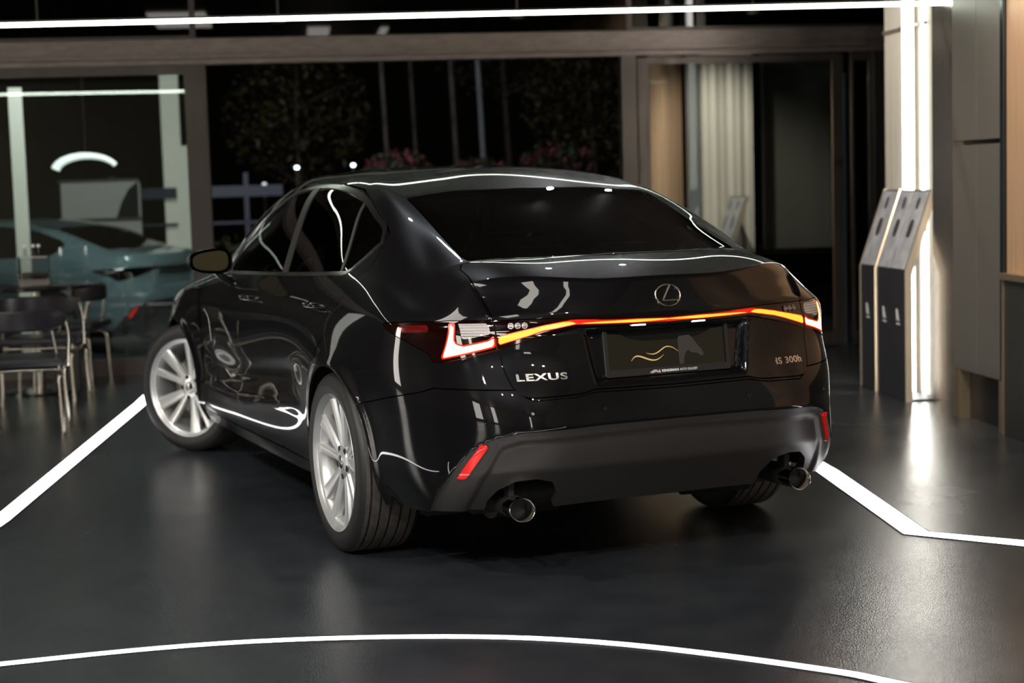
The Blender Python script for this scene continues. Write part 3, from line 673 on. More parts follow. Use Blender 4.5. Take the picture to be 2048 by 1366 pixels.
# ---------------------------------------------------------------- showroom shell (built in s,d axes, turned by TH)
RM = Matrix.Rotation(TH, 4, 'Z')
FD = 6.3                      # depth of the glazed front
FRAME = mat('bronze_frame', (.105, .088, .078), .38, .6)
noise_in(FRAME, 'Roughness', (3, 60, 3), .32, .46, 3)
BEAM = mat('brown_beam_metal', (.26, .21, .19), .36, .35)
noise_in(BEAM, 'Base Color', (1.2, 30, 30), (.24, .19, .172), (.31, .25, .228), 3)
BRONZE = mat('brushed_bronze_panel', (.20, .185, .165), .36, .45)
noise_in(BRONZE, 'Roughness', (120, 120, .4), .33, .38, 3)
COPPER = mat('brushed_copper_wall', (.70, .45, .28), .38, .45)
noise_in(COPPER, 'Roughness', (70, 70, .5), .27, .40, 3)
CREAM = mat('cream_metal_wall', (.80, .74, .64), .34, .15)
noise_in(CREAM, 'Roughness', (60, 60, .4), .25, .36, 3)
STEEL = mat('mirror_steel', (.62, .58, .52), .2, .92)
noise_in(STEEL, 'Roughness', (60, 60, .5), .17, .23, 2)
GOLDM = mat('pale_gold_metal', (.66, .52, .36), .30, .9)
SOLAR = glass('reflective_pane', (.62, .68, .66), .92, 1.5)
def boost(m, k):
    nt = m.node_tree; f = [n for n in nt.nodes if n.bl_idname == 'ShaderNodeFresnel'][0]; mx = [n for n in nt.nodes if n.bl_idname == 'ShaderNodeMixShader'][0]
    a = nt.nodes.new('ShaderNodeMath'); a.operation = 'MAXIMUM'; a.inputs[1].default_value = k
    nt.links.new(f.outputs[0], a.inputs[0]); nt.links.new(a.outputs[0], mx.inputs[0])
boost(SOLAR, .09)
SOLAR2 = glass('door_pane', (.80, .82, .80), .9, 1.12)
SOLAR3 = glass('dark_transom_pane', (.05, .06, .06), .55, 1.5)
FLOORM = mat('dark_polished_floor', (.030, .030, .032), .3, 0, spec=.75)
def floor_nodes(m):
    nt = m.node_tree; p = nt.nodes['Principled BSDF']; L = nt.links.new
    tc = nt.nodes.new('ShaderNodeTexCoord')
    def nz(sc, det):
        mp = nt.nodes.new('ShaderNodeMapping'); mp.inputs['Scale'].default_value = sc; n = nt.nodes.new('ShaderNodeTexNoise'); n.inputs['Scale'].default_value = 1; n.inputs['Detail'].default_value = det
        L(tc.outputs['Object'], mp.inputs[0]); L(mp.outputs[0], n.inputs['Vector']); return n.outputs['Fac']
    def rng(src, a, b, c, d):
        r = nt.nodes.new('ShaderNodeMapRange'); r.inputs[1].default_value = a; r.inputs[2].default_value = b; r.inputs[3].default_value = c; r.inputs[4].default_value = d
        L(src, r.inputs[0]); return r.outputs[0]
    big_ = nz((.9, .9, .9), 2); mid = nz((5, 5, 5), 2); fine = nz((170, 170, 170), 3); grit = nz((210, 210, 210), 2)
    mx = nt.nodes.new('ShaderNodeMix'); mx.data_type = 'RGBA'; mx.inputs[6].default_value = (.022, .026, .031, 1); mx.inputs[7].default_value = (.038, .042, .047, 1)
    L(rng(mid, .25, .8, 0, 1), mx.inputs[0])
    m2 = nt.nodes.new('ShaderNodeMix'); m2.data_type = 'RGBA'; m2.inputs[7].default_value = (.11, .11, .11, 1); L(mx.outputs[2], m2.inputs[6]); L(rng(grit, .62, .72, 0, .55), m2.inputs[0]); L(m2.outputs[2], p.inputs['Base Color'])
    ad = nt.nodes.new('ShaderNodeMath'); ad.operation = 'ADD'; L(rng(big_, .3, .7, .20, .27), ad.inputs[0]); L(rng(mid, .25, .75, -.01, .02), ad.inputs[1]); L(ad.outputs[0], p.inputs['Roughness'])
    bp = nt.nodes.new('ShaderNodeBump'); bp.inputs['Strength'].default_value = .55; bp.inputs['Distance'].default_value = .0015; L(fine, bp.inputs['Height']); L(bp.outputs[0], p.inputs['Normal'])
floor_nodes(FLOORM)
def S_(o): o['kind'] = 'structure'; return o
def rbox(name, lo, hi, material, parent=None, bev=0):
    return MB().box(lo, hi, bev).build(name, material, parent, None, RM)
S_(rbox('floor', (-9, -12, -.12), (7, FD+.12, 0), FLOORM))
OUTG = mat('wet_asphalt', (.018, .019, .021), .45); noise_in(OUTG, 'Base Color', (30, 30, 30), (.012, .013, .015), (.035, .036, .04), 4)
S_(rbox('ground_outside', (-22, FD+.12, -.25), (22, 40, -.10), OUTG))
WALLM = mat('dark_wall_plaster', (.16, .14, .12), .6); noise_in(WALLM, 'Roughness', (5, 5, 5), .5, .7)
CEIL = mat('dark_ceiling', (.050, .040, .036), .5); noise_in(CEIL, 'Roughness', (5, 5, 5), .45, .55)
BEIGE = mat('beige_wall', (.30, .285, .22), .5); noise_in(BEIGE, 'Base Color', (.8, .8, .8), (.28, .265, .20), (.32, .305, .24), 2)
S_(rbox('ceiling', (-9.1, -12.1, 3.40), (7.1, FD+.3, 3.5), CEIL))
S_(rbox('wall_rear', (-9, -12.1, 0), (7, -12, 3.4), BEIGE))
S_(rbox('wall_left', (-9.1, -12, 0), (-9, FD, 3.4), WALLM))
S_(rbox('wall_right', (2.614, -2.4, 0), (2.82, 1.645, 3.4), COPPER))
S_(rbox('wall_right_rear', (2.614, -12, 0), (2.82, -2.4, 3.4), BEIGE))
S_(rbox('wall_side_right', (7, 3.9, 0), (7.1, FD, 3.4), WALLM))
# glazed front -------------------------------------------------------
bm_ = MB()
bm_.box((-9, FD-.10, 2.375), (3.66, FD+.10, 2.50), .006).box((-9, FD-.16, 2.352), (3.66, FD+.02, 2.375), .003).box((-9, FD-.06, 2.315), (3.66, FD+.08, 2.352))
S_(bm_.build('trim_1', BEAM, None, None, RM))
S_(rbox('trim_2', (-1.765, FD-.07, -.10), (-1.625, FD+.07, 2.315), FRAME))
S_(rbox('trim_3', (1.53, FD-.07, -.10), (1.645, FD+.07, 2.315), FRAME))
S_(rbox('trim_4', (3.55, FD-.07, -.10), (3.66, FD+.07, 2.315), FRAME))
S_(rbox('trim_5', (-9, FD-.07, 3.28), (7, FD+.07, 3.40), FRAME))
def window(name, s0, s1, z0, z1, d, fw, material, th=.04, yaw=0, top=None, bottom=None, sides=True):
    t = top or fw; bt = bottom or fw
    m = MB().box((s0, d-th/2, z1-t), (s1, d+th/2, z1)).box((s0, d-th/2, z0), (s1, d+th/2, z0+bt))
    if sides: m.box((s0, d-th/2, z0+bt), (s0+fw, d+th/2, z1-t)).box((s1-fw, d-th/2, z0+bt), (s1, d+th/2, z1-t))
    M = RM
    if yaw: M = RM @ Matrix.Translation((s0, d, 0)) @ Matrix.Rotation(R(yaw), 4, 'Z') @ Matrix.Translation((-s0, -d, 0))
    fr = S_(m.build(name, FRAME, None, None, M))
    p = MB().box((s0+fw, d-.006, z0+bt), (s1-fw, d+.006, z1-t)).build('pane', material, fr, None, M)
    return fr
window('window_1', -5.2, -1.765, 0, 2.315, FD, .025, SOLAR, top=.07, bottom=.13)
window('window_2', -9.0, -5.2, 0, 2.315, FD, .05, SOLAR, top=.07, bottom=.13)
window('door_1', 1.66, 3.30, .01, 2.295, FD-.03, .085, SOLAR2, yaw=LEAF, top=.05, bottom=.10)
window('window_3', 3.385, 3.55, 0, 2.315, FD+.02, .02, SOLAR, top=.07, bottom=.10)
window('window_4', -9.0, -1.7, 2.50, 3.28, FD, .03, SOLAR3)
window('window_5', -1.7, 1.6, 2.50, 3.28, FD, .012, SOLAR3)
window('window_6', 1.6, 7.0, 2.50, 3.28, FD, .03, SOLAR3)
window('window_7', 3.66, 7.0, 0, 2.50, FD, .05, SOLAR)
S_(rbox('trim_6', (3.66, FD-.01, -.05), (7.0, FD+.05, .0), FRAME))
# lit cream wall with its upright light tubes
w8 = S_(rbox('wall_right_end', (2.80, 2.35, 0), (3.02, 3.93, 3.4), CREAM))
S_(rbox('wall_right_end_return', (3.02, 2.2, 0), (3.12, 3.93, 3.4), CREAM))
TUBE = mat('white_light_tube', (1, 1, 1), .4, emit=(1, .955, .88), es=24)
TUBE2 = mat('thin_white_light_tube', (1, 1, 1), .4, emit=(.97, 1, .92), es=14)
def light_tube(s0, s1, d0, d1, z0, z1, mt, label):
    t = empty('wall_light', W((s0+s1)/2, (d0+d1)/2, z0), TH); tag(t, label, 'light')
    Mi = Matrix.Translation((-(s0+s1)/2, -(d0+d1)/2, -z0))
    MB().box((s0, d0, z0), (s1, d1, z1), .006).build('diffuser', mt, t, None, Mi)
    MB().box((s0+.012, d0-.012, z0), (s1+.012, d0, z1)).box((s0+.012, d1, z0), (s1+.012, d1+.012, z1)).build('channel', mat('warm_grey_channel', (.25, .225, .19), .5), t, None, Mi)
    return t
light_tube(2.768, 2.80, 3.375, 3.53, 0, 3.38, TUBE, 'wide upright white light tube on the cream wall behind the display stands')
light_tube(2.785, 2.80, 3.235, 3.262, 0, 3.38, TUBE2, 'thin upright light line on the cream wall beside the wide tube')
S_(rbox('trim_7', (2.785, 3.2, 2.240), (2.80, 3.93, 2.258), BEAM))
st = rbox('steel_wall_panel', (2.68, 2.50, .0), (2.76, 2.82, 3.38), STEEL)
tag(st, 'upright mirror steel wall panel between the light tubes and the bronze column', 'panel')
# bronze column: hanging panels, seam, dark plinth, gold corner legs
bc = empty('bronze_column', W(2.8, 2.0, 0), TH); tag(bc, 'tall brushed bronze column with a seam and gold corner legs', 'column')
Mi = Matrix.Translation((-2.8, -2.0, 0))
MB().box((2.60, 1.695, .272), (2.66, 1.995, 1.495), .002).box((2.60, 1.999, .272), (2.66, 2.318, 1.495), .002).build('lower_panel', BRONZE, bc, None, Mi)
MB().box((2.60, 1.695, 1.520), (2.66, 1.995, 3.38), .002).box((2.60, 1.999, 1.520), (2.66, 2.318, 3.38), .002).build('upper_panel', BRONZE, bc, None, Mi)
MB().box((2.66, 1.66, .0), (2.82, 2.318, 3.38)).build('core', mat('dark_core_metal', (.03, .03, .03), .35, .6), bc, None, Mi)
MB().box((2.598, 2.228, 0), (2.66, 2.318, .27), .002).box((2.604, 2.20, 1.4965), (2.66, 2.318, 1.5185)).build('gold_leg', GOLDM, bc, None, Mi)
MB().box((2.590, 1.650, 0), (2.66, 1.693, .27), .002).build('gold_leg', GOLDM, bc, None, Mi)
MB().box((2.596, 1.654, .27), (2.66, 1.690, 3.38), .002).build('corner_strip', mat('blue_black_steel', (.05, .07, .09), .2, .9), bc, None, Mi)
# reception counter
rc = empty('reception_counter', W(2.8, .8, 0), TH); tag(rc, 'dark steel counter with a pale metal top beside the bronze column', 'counter')
Mi = Matrix.Translation((-2.8, -.8, 0))
MB().box((2.578, -.6, 0), (2.610, 1.60, .80), .004).build('counter_front', mat('dark_counter_steel', (.075, .075, .065), .35, .6), rc, None, Mi)
MB().box((2.560, -.62, .80), (2.610, 1.62, .835), .005).build('counter_top', GOLDM, rc, None, Mi)
MB().box((2.572, 1.600, 0), (2.610, 1.618, .80), .001).build('corner_strip', GOLDM, rc, None, Mi)
# ---------------------------------------------------------------- lines of light
FSTR = mat('floor_light_diffuser', (1, 1, 1), .35, emit=(1, .98, 1.0), es=7)
FCH = mat('floor_channel_metal', (.10, .10, .10), .4, .8)
def floor_strip(pts, w, label):
    """flush light line following points (s, d) on the floor"""
    P = [Vector((a, b, 0)) for a, b in pts]
    o_ = empty('floor_light_strip', W(*pts[0]), 0); tag(o_, label, 'light strip'); inv = Matrix.Translation(-W(*pts[0]))
    def ribbon(h0, h1, z0, z1, name, mt):
        m = MB(); L = []
        for i, p in enumerate(P):
            a = P[max(0, i-1)]; b = P[min(len(P)-1, i+1)]; t = (b-a).normalized(); q = Vector((-t.y, t.x, 0))
            if 0 < i < len(P)-1:
                t1 = (p-a).normalized(); c = max(.5, abs(t1.dot(t)))
            else: c = 1
            L.append([m.b.verts.new(p+q*h/c+Vector((0, 0, z))) for h, z in ((h0, z0), (h1, z0), (h1, z1), (h0, z1))])
        for A, B in zip(L[:-1], L[1:]):
            for k in range(4): m.b.faces.new((A[k], A[(k+1) % 4], B[(k+1) % 4], B[k]))
        m.b.faces.new(L[0]); m.b.faces.new(L[-1])
        return m.build(name, mt, o_, None, inv @ RM)
    ribbon(-w/2, w/2, 0, .0025, 'diffuser', FSTR)
    e = ribbon(-w/2-.006, -w/2, 0, .0035, 'channel_edge', FCH); ribbon(w/2, w/2+.006, 0, .0035, 'channel_edge', FCH)
    return o_
floor_strip([(-2.50, -1.2), (-2.285, .70), (-2.05, 4.50), (-2.03, 5.0)], .085, 'white light line in the floor running from the left towards the front wheel')
floor_strip([(1.435, 3.0), (1.395, .85), (1.298, -.52), (1.62, -.80), (2.55, -1.55)], .100, 'white light line in the floor bending beside the right rear of the sedan')
arcp = [(-3.4, -1.95), (-2.6, -1.68), (-1.895, -1.541), (-1.289, -1.466), (-.656, -1.531), (-.08, -1.749), (.411, -2.119), (.556, -2.274), (.9, -2.72), (1.2, -3.3)]
ap = nspline(np.arange(len(arcp)).astype(float), np.array(arcp), np.linspace(0, len(arcp)-1, 60))
floor_strip([tuple(p) for p in ap], .045, 'thin curved light line in the floor in front of the camera')
CSTR = mat('ceiling_light_diffuser', (1, 1, 1), .4, emit=(.90, 1, .84), es=12)
def ceiling_line(s0, s1, d, z, label, skew=0, w=.021):
    c = (s0+s1)/2; c0 = .1; o_ = empty('ceiling_light_line', W(c0, d, z), TH+R(skew)); tag(o_, label, 'light')
    MB().box((s0-c0, -w/2, -w/2), (s1-c0, w/2, w/2), .002).build('diffuser', CSTR, o_)
    MB().box((s0-c0, -w/2, w/2), (s1-c0, w/2, w/2+.012)).build('profile', FCH, o_)
    for x in (-5.5, -3.4, 2.2): MB().tube([(x, 0, .025), (x, 0, 3.40-z)], .0018, 5).build('suspension_wire', FCH, o_)
ceiling_line(-6.5, 2.74, 2.9, 2.312, 'long suspended line of pale green-white light across the top of the view', skew=-3.8)
# recessed downlights in the canopy soffit
for i, s in enumerate((-2.786, -1.069, .70, 2.505)):
    t = empty('downlight', W(s, FD-.32, 2.585), TH)
    tag(t, ('small recessed downlight above the left glazing', 'small recessed downlight above the left part of the opening', 'small recessed downlight above the right part of the opening', 'small recessed downlight above the right glass door')[i], 'downlight', 'downlights along the canopy')
    MB().lathe([(.052, .0), (.052, .022), (.042, .022), (.036, .006)], 24).build('trim_ring', FRAME, t, 30)
    MB().lathe([(.0001, .004), (.036, .004), (.036, .008), (.0001, .008)], 24).build('lens', mat('downlight_lens', (1, 1, 1), .4, emit=(.95, .95, 1), es=5), t)
    MB().box((-.006, -.006, .022), (.006, .006, .815)).build('stem', FRAME, t)
# unseen glowing panels added on walls and ceiling for reflections on the car
LPAN = mat('reflection_panel_glow', (.9, .88, .82), .5, emit=(1, .94, .86), es=7.5)
for nm, lo, hi in (('unseen_lit_panel_1', (-8.99, -9.5, .3), (-8.93, -8.2, 2.8)), ('unseen_lit_panel_2', (-8.99, 2.2, .3), (-8.93, 3.2, 2.8)), ('unseen_lit_panel_3', (-8.7, -11.99, .3), (-7.9, -11.93, 3.3)), ('unseen_lit_panel_4', (-.6, -11.99, .3), (-.3, -11.93, 2.9)), ('unseen_lit_panel_5', (-2.60, -1.9, 3.37), (-1.95, -.3, 3.39)), ('unseen_lit_panel_6', (-.78, -3.7, 3.37), (-.50, -2.3, 3.39)), ('unseen_lit_panel_7', (.15, -3.7, 3.37), (.25, -2.5, 3.39)), ('unseen_lit_panel_8', (.1, -11.4, 3.37), (.6, -9.6, 3.39))):
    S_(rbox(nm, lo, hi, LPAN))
# ---------------------------------------------------------------- display stands on the right
BOARD = mat('stand_board', (.040, .040, .046), .35, .2)
EDGE = mat('pale_stand_edge', (.72, .62, .50), .35, .5)
PRINT = mat('print_grey', (.40, .40, .42), .3)
noise_in(PRINT, 'Base Color', (3, 9, 9), (.34, .34, .37), (.52, .52, .54), 3)
PRD = mat('print_dark', (.05, .05, .055), .3)
WPR = mat('white_logo_print', (.75, .75, .75), .5)
def stand(d0, d1, label, nb=1, sF=2.560, z0=0):
    t = empty('display_stand', W(sF, (d0+d1)/2, z0), TH); tag(t, label, 'display stand', 'display stands along the cream wall')
    c = (d0+d1)/2; h = (d1-d0)/2; z1 = .772; run, rise = .165, .480
    ts = .022
    prof = [(0, .012), (0, z1), (run, z1+rise), (run+ts, z1+rise-.010), (ts, z1-.012), (ts, .012)]
    MB().prism([(a, b) for a, b in prof], -h+.012, h-.012, lambda a, b, y: (a, y, b)).build('body_board', BOARD, t)
    for y0, y1 in ((-h, -h+.012), (h-.012, h)):
        pe = [(-.004, 0), (-.004, z1+.002), (run-.003, z1+rise+.006), (run+ts+.012, z1+rise-.004), (ts+.016, z1-.016), (ts+.016, 0)]
        MB().prism(pe, y0, y1, lambda a, b, y: (a, y, b)).build('side_edge', EDGE, t)
    MB().box((-.002, -h+.01, .0), (.20, h-.01, .012)).build('foot', mat('stand_foot', (.02, .02, .02), .5), t)
    sl = math.atan2(run, rise); L_ = math.hypot(run, rise)
    for k in range(nb):
        a = -h+.02+(2*h-.04)*k/nb+.006; b = -h+.02+(2*h-.04)*(k+1)/nb-.006
        M = Matrix.Translation((-.001, 0, z1)) @ Matrix.Rotation(sl, 4, 'Y')
        sc = MB().box((-.006, a, .015), (-.001, b, L_-.012)).build('poster', PRINT, t, None, M)
        # car photographs printed on the poster: dark silhouettes
        for q, zc in ((.30, L_*.52), (.20, L_*.83)):
            w_ = (b-a)*q; cy_ = (a+b)/2
            shape = [(w_*.5*abs(math.cos(t_))**.6*(1 if math.cos(t_) > 0 else -1), w_*.85*abs(math.sin(t_))**.7*(1 if math.sin(t_) > 0 else -1)) for t_ in np.linspace(.05, 2*math.pi+.05, 25)[:-1]]
            MB().prism([(cy_+x, zc+y) for x, y in shape], -.0072, -.0062, lambda y, z, x: (x, y, z)).build('printed_car', PRD, sc, None, M)
        # logo mark on the front: two leaning bars over a short word line
        cy_ = (a+b)/2; w_ = .055
        MB().prism([(cy_+.030, .545), (cy_+.006, .545), (cy_-.022, .475), (cy_-.006, .475), (cy_+.008, .500), (cy_+.012, .475), (cy_+.020, .475)], -.003, -.0012, lambda y, z, x: (x, y, z)).build('logo_mark', WPR, t)
        MB().box((-.003, cy_-.030, .452), (-.0012, cy_+.022, .462)).build('logo_underline', WPR, t)
    return t
stand(2.935, 3.44, 'nearest display stand, wide, with two sloped posters and white logo marks', 2)
stand(3.475, 3.76, 'narrow display stand further back, half hidden by the wider one', 1, 2.565)
stand(7.95, 8.50, 'display stand built outside for the one reflected in the right glass door', 2, 2.80, -.07)  # added outside in place of a stand reflected in the door
# stand-ins added outside for reflections in the right glass door
cw = empty('cream_wall_reflection', W(2.975, 8.6, -.10), TH); tag(cw, 'cream folded panel built for a reflection in the right glass door', 'panel')
FOLD = mat('cream_fold', (.78, .72, .62), .4, .1)
m = MB(); e0, e1 = -.245, .245
pts = []
nf = 44
for k in range(nf+1):
    x = e0+(e1-e0)*k/nf; pts.append((x, .005*math.sin(k*.9)+.007*math.sin(k*.37)))
m.prism(pts+[(e1, .10), (e0, .10)], 0, 2.62); m.build('folded_sheet', FOLD, cw, 40)
MB().box((e0-.125, -.01, 0), (e0-.015, .08, 2.62), .004).build('grey_side_panel', mat('blue_grey_metal', (.30, .33, .33), .35, .5), cw)
cp = empty('copper_reflection', W(2.435, 8.75, -.10), TH); tag(cp, 'brushed copper screen built for a reflection in the right glass door', 'panel')
MB().prism([(-.15+.3*k/12, -.05*math.sin(math.pi*k/12)) for k in range(13)]+[(.15, .06), (-.15, .06)], 0, 2.70).build('curved_sheet', COPPER, cp, 60)
sc2 = empty('steel_screen', W(3.86, 9.2, -.10), TH); tag(sc2, 'dark reflective steel screen behind the right half of the glass door', 'panel')
MB().box((-.38, 0, .75), (.38, .05, 2.75), .01).build('sheet', mat('smoked_steel', (.30, .29, .25), .34, .6), sc2)
MB().box((-.42, .05, 0), (-.38, .09, .76)).box((.38, .05, 0), (.42, .09, .76)).box((-.42, .05, .70), (.42, .09, .80)).build('legs', FRAME, sc2)
spot(2.2, 7.0, 2.9, (2.95, 8.6, 1.2), 160, (1, .95, .86), 60)  # unseen spot added to brighten the cream stand-in
# ---------------------------------------------------------------- café table and chairs on the left
TUBEM = mat('brushed_champagne_tube', (.72, .66, .55), .22, 1)
PADM = mat('black_leather_pad', (.020, .019, .024), .35)
TABM = mat('black_table_top', (.012, .012, .013), .18, coat=.5)
def arm_chair(s, d, rz, label):
    """back at -Y, seat towards +Y"""
    t = empty('cafe_chair', W(s, d, 0), TH+R(rz)); tag(t, label, 'chair', 'black leather chairs at the table')
    MB().box((-.255, -.22, .395), (.255, .25, .442), .020).build('seat', PADM, t, 40)
    m = MB(); n = 14; rings = []
    for i in range(n+1):
        a = R(-58+116*i/n); r = .305; cx_, cy_ = r*math.sin(a), .07-r*math.cos(a)
        e = 1-abs(i/n*2-1)**6*.5
        rings.append([m.b.verts.new((cx_+math.sin(a)*o, cy_-math.cos(a)*o, .660+z*e)) for o, z in ((-.017, -.050), (-.020, 0), (-.017, .050), (0, .060), (.017, .050), (.020, 0), (.017, -.050), (0, -.060))])
    for A, B in zip(rings[:-1], rings[1:]):
        for k in range(8): m.b.faces.new((A[k], A[(k+1) % 8], B[(k+1) % 8], B[k]))
    m.b.faces.new(rings[0][::-1]); m.b.faces.new(rings[-1]); m.build('backrest', PADM, t, 50)
    for sg in (-1, 1):
        MB().tube(arc_pts([(sg*.235, -.20, 0), (sg*.225, -.185, .355), (sg*.225, .21, .355), (sg*.235, .225, 0)], .06, 6), .0115, 8).build('leg', TUBEM, t, 60)
        MB().tube(arc_pts([(sg*.225, .05, .36), (sg*.262, .02, .375), (sg*.285, -.05, .57), (sg*.262, -.085, .695)], .05, 5), .0115, 8).build('arm_tube', TUBEM, t, 60)
        MB().tube([(sg*.200, -.185, .60), (sg*.215, -.165, .48), (sg*.225, -.13, .36)], .009, 8).build('back_tube', TUBEM, t, 60)
    MB().tube([(-.225, 0, .365), (.225, 0, .365)], .010, 8).tube([(-.225, -.15, .372), (.225, -.15, .372)], .009, 8).build('seat_frame', TUBEM, t, 60)
    return t
arm_chair(-2.62, 3.46, 4, 'black leather chair with tube legs nearest the camera at the left edge')
arm_chair(-2.70, 4.86, -6, 'black leather chair tucked at the near side of the round table')
arm_chair(-2.66, 6.0, 80, 'black leather chair on the far right side of the round table')
tb = empty('round_table', W(-2.82, 5.45, 0), TH); tag(tb, 'round black café table behind the chairs at the left', 'table')
MB().lathe([(.0001, .725), (.40, .725), (.415, .735), (.415, .745), (.405, .752), (.0001, .752)], 48).build('tabletop', TABM, tb, 40)
MB().lathe([(.03, .02), (.03, .725)], 16).build('post', TUBEM, tb, 60)
MB().box((.10, -.12, .0), (.28, .06, .32), .03).build('base_box', mat('grey_brown_plastic', (.055, .05, .045), .5), tb, 40)
MB().lathe([(.0001, 0), (.26, 0), (.26, .015), (.03, .03), (.0001, .03)], 40).build('base_plate', TABM, tb, 40)
# acrylic box with pale contents and three small bottles standing on it
ab = empty('acrylic_box', W(-2.80, 5.30, .7535), TH); tag(ab, 'clear acrylic display box on the round table', 'box')
ACR = glass('acrylic', (.85, .85, .85), 1, 1.45)
MB().box((-.10, -.06, 0), (.10, .06, .205), .006).build('shell', ACR, ab)
MB().box((-.094, -.054, .004), (.094, .054, .045), .004).build('base_block', mat('pale_block', (.75, .68, .62), .4), ab)
m = MB()
m.box((-.085, -.03, .050), (.085, .03, .095), .015).build('model_car', mat('dark_model', (.06, .05, .05), .25, .3), ab, 40)
MB().box((-.088, -.045, .195), (.088, .045, .200)).build('top_panel', MATS['pale_block'], ab)
for i, x in enumerate((-.055, .0, .035)):
    b = empty('small_bottle', W(-2.80+x, 5.30, .960), TH); tag(b, ('leftmost of the three little clear bottles on the acrylic box', 'middle one of the three little clear bottles on the acrylic box', 'rightmost of the three little clear bottles on the acrylic box')[i], 'bottle', 'little bottles on the acrylic box')
    MB().lathe([(.0001, 0), (.011, 0), (.0125, .004), (.0125, .038), (.006, .048), (.006, .060)], 16).build('glass_body', ACR, b, 50)
    MB().lathe([(.0001, .058), (.0115, .060), (.0125, .068), (.0115, .078), (.0001, .080)], 16).build('cap', mat('pearl_cap', (.8, .78, .74), .2, .3), b, 50)
# ---------------------------------------------------------------- outside, left: pale blue coupé and glowing stand-ins for reflections in the glazing
TEAL = mat('pale_teal_paint', (.165, .235, .245), .28, .15, coat=1)
coupe = tag(empty('coupe'), 'pale teal coupe built outside for the car reflected in the left glazing', 'car')  # built outside in place of a car reflected in the glazing
COARSE = 3
_keep = (S, N, U, V, XX, YY, ZZ, us, vq)
def sub(a, k=3):
    ii = np.unique(np.r_[np.arange(0, a.shape[0], k), a.shape[0]-1]); jj = np.unique(np.r_[np.arange(0, a.shape[1], 2), a.shape[1]-1])
    return a[ii][:, jj]
flds = {k: sub(v) for k, v in dict(BL=BL, WS=WS, DLO=DLO, LAMP=LAMP, DIF=DIF, ARR=ARR, ARF=ARF, REFL=REFL, BPIL=BPIL, EXH=EXH).items()}
S, N, U, V, XX, YY, ZZ = [sub(a) for a in (S, N, U, V, XX, YY, ZZ)]
clip_panel('car_body', TEAL, [-flds['BL'], -flds['WS'], -flds['DLO'], -flds['LAMP'], -flds['DIF'], flds['ARR'], flds['ARF']], coupe, flange=.01)
clip_panel('rear_bumper', MATTE, [flds['DIF'], flds['ARR']], coupe, flange=.01)
clip_panel('rear_window', CARGLASS, [flds['BL']], coupe, flange=0)
clip_panel('windscreen', CARGLASS, [flds['WS']], coupe, flange=0)
for sg in (-1, 1):
    clip_panel('side_window', CARGLASS, [flds['DLO']], coupe, ofs=-.003, flange=0, sides=(sg,))
    clip_panel('tail_lamp', GLOSSB, [flds['LAMP'], U-.30], coupe, flange=0, sides=(sg,))
    clip_panel('bumper_reflector', mat('lit_red_reflector', (.8, .02, .01), .2, emit=(1, .03, .01), es=.7), [flds['REFL']], coupe, ofs=.01, flange=0, sides=(sg,))
clip_panel('light_bar', GLOSSB, [flds['LAMP'], .30-U], coupe, flange=0)
S, N, U, V, XX, YY, ZZ, us, vq = _keep
MB().box((-.70, -.6, .17), (.70, 3.2, .30), 0).box((-.6, .0, .3), (.6, 2.4, .9)).build('underbody', DARK, coupe)
for x, y, rz in ((-.785, 0, 0), (.785, 0, math.pi), (-.785, 2.8, 0), (.785, 2.8, math.pi)):
    c = copy_tree(wheel, coupe); c.location = (x, y, .338); c.rotation_euler = (R(20), 0, rz)
KS = .87; a_ = R(43)
# rear left corner of the coupé lands near (s -2.65, d 9.0)
corner = Vector((-.76, -.78, 0))*KS; rot = Matrix.Rotation(a_, 4, 'Z')
coupe.scale = (KS, KS, KS); coupe.rotation_euler = (0, 0, a_); coupe.location = W(-2.62, 9.0, -.10)-rot @ corner
LITC = mat('cream_reflection_glow', (.85, .80, .70), .5, emit=(1, .90, .76), es=.26)  # glowing posts added outside in place of room reflections in the glazing
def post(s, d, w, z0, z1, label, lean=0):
    o = MB().prism([(-w/2, -.03), (w/2, -.03), (w/2, .03), (-w/2, .03)], 0, 1, lambda a, b, h: (a*(1 if h < .5 else .45 if lean else 1)+(lean*h), b, h*(z1-z0))).build('reflection_post', LITC, None)
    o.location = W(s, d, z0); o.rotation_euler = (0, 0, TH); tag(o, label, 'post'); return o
post(-3.30, 8.0, .105, -.10, 2.28, 'slim cream post for a reflection in the left glazing, thinner at the top')
post(-2.345, 12.3, .200, -.10, 2.66, 'wide cream post for a reflection beside the left frame of the opening')
post(-2.200, 12.1, .190, -.10, 1.87, 'short cream post for a reflection next to the wide cream post')
bp_ = empty('beige_reflection_panel', W(-3.09, 11.9, -.10), TH); tag(bp_, 'large beige panel built for a reflection behind the coupe', 'panel')  # added panel standing in for a room reflection in the glazing
MB().box((-.42, -.04, 0), (.42, .04, 1.60), .03).build('board', mat('beige_reflection_glow', (.5, .47, .42), .5, emit=(1, .93, .82), es=.05), bp_)
MB().box((-.44, -.05, 1.60), (.40, .05, 1.63)).build('top_rail', FRAME, bp_)
MB().box((-.43, -.06, 1.18), (.43, -.04, 1.215)).build('rail', FRAME, bp_)
MB().prism([(.16, 1.215), (.40, 1.215), (.40, 1.60), (.30, 1.52), (.22, 1.38)], -.055, -.042, lambda a, b, h: (a, h, b)).build('dark_corner_patch', DARK, bp_)
m = MB(); A_ = []
for k in range(17):
    t = k/16; a = R(172-152*t); A_.append((.275*math.cos(a), 0, .135*math.sin(a)))
for (z_, r_) in ((0, .034), (.0, .0)):
    if r_: m.tube(A_, [.040-.018*abs(k/16) for k in range(17)], 10)
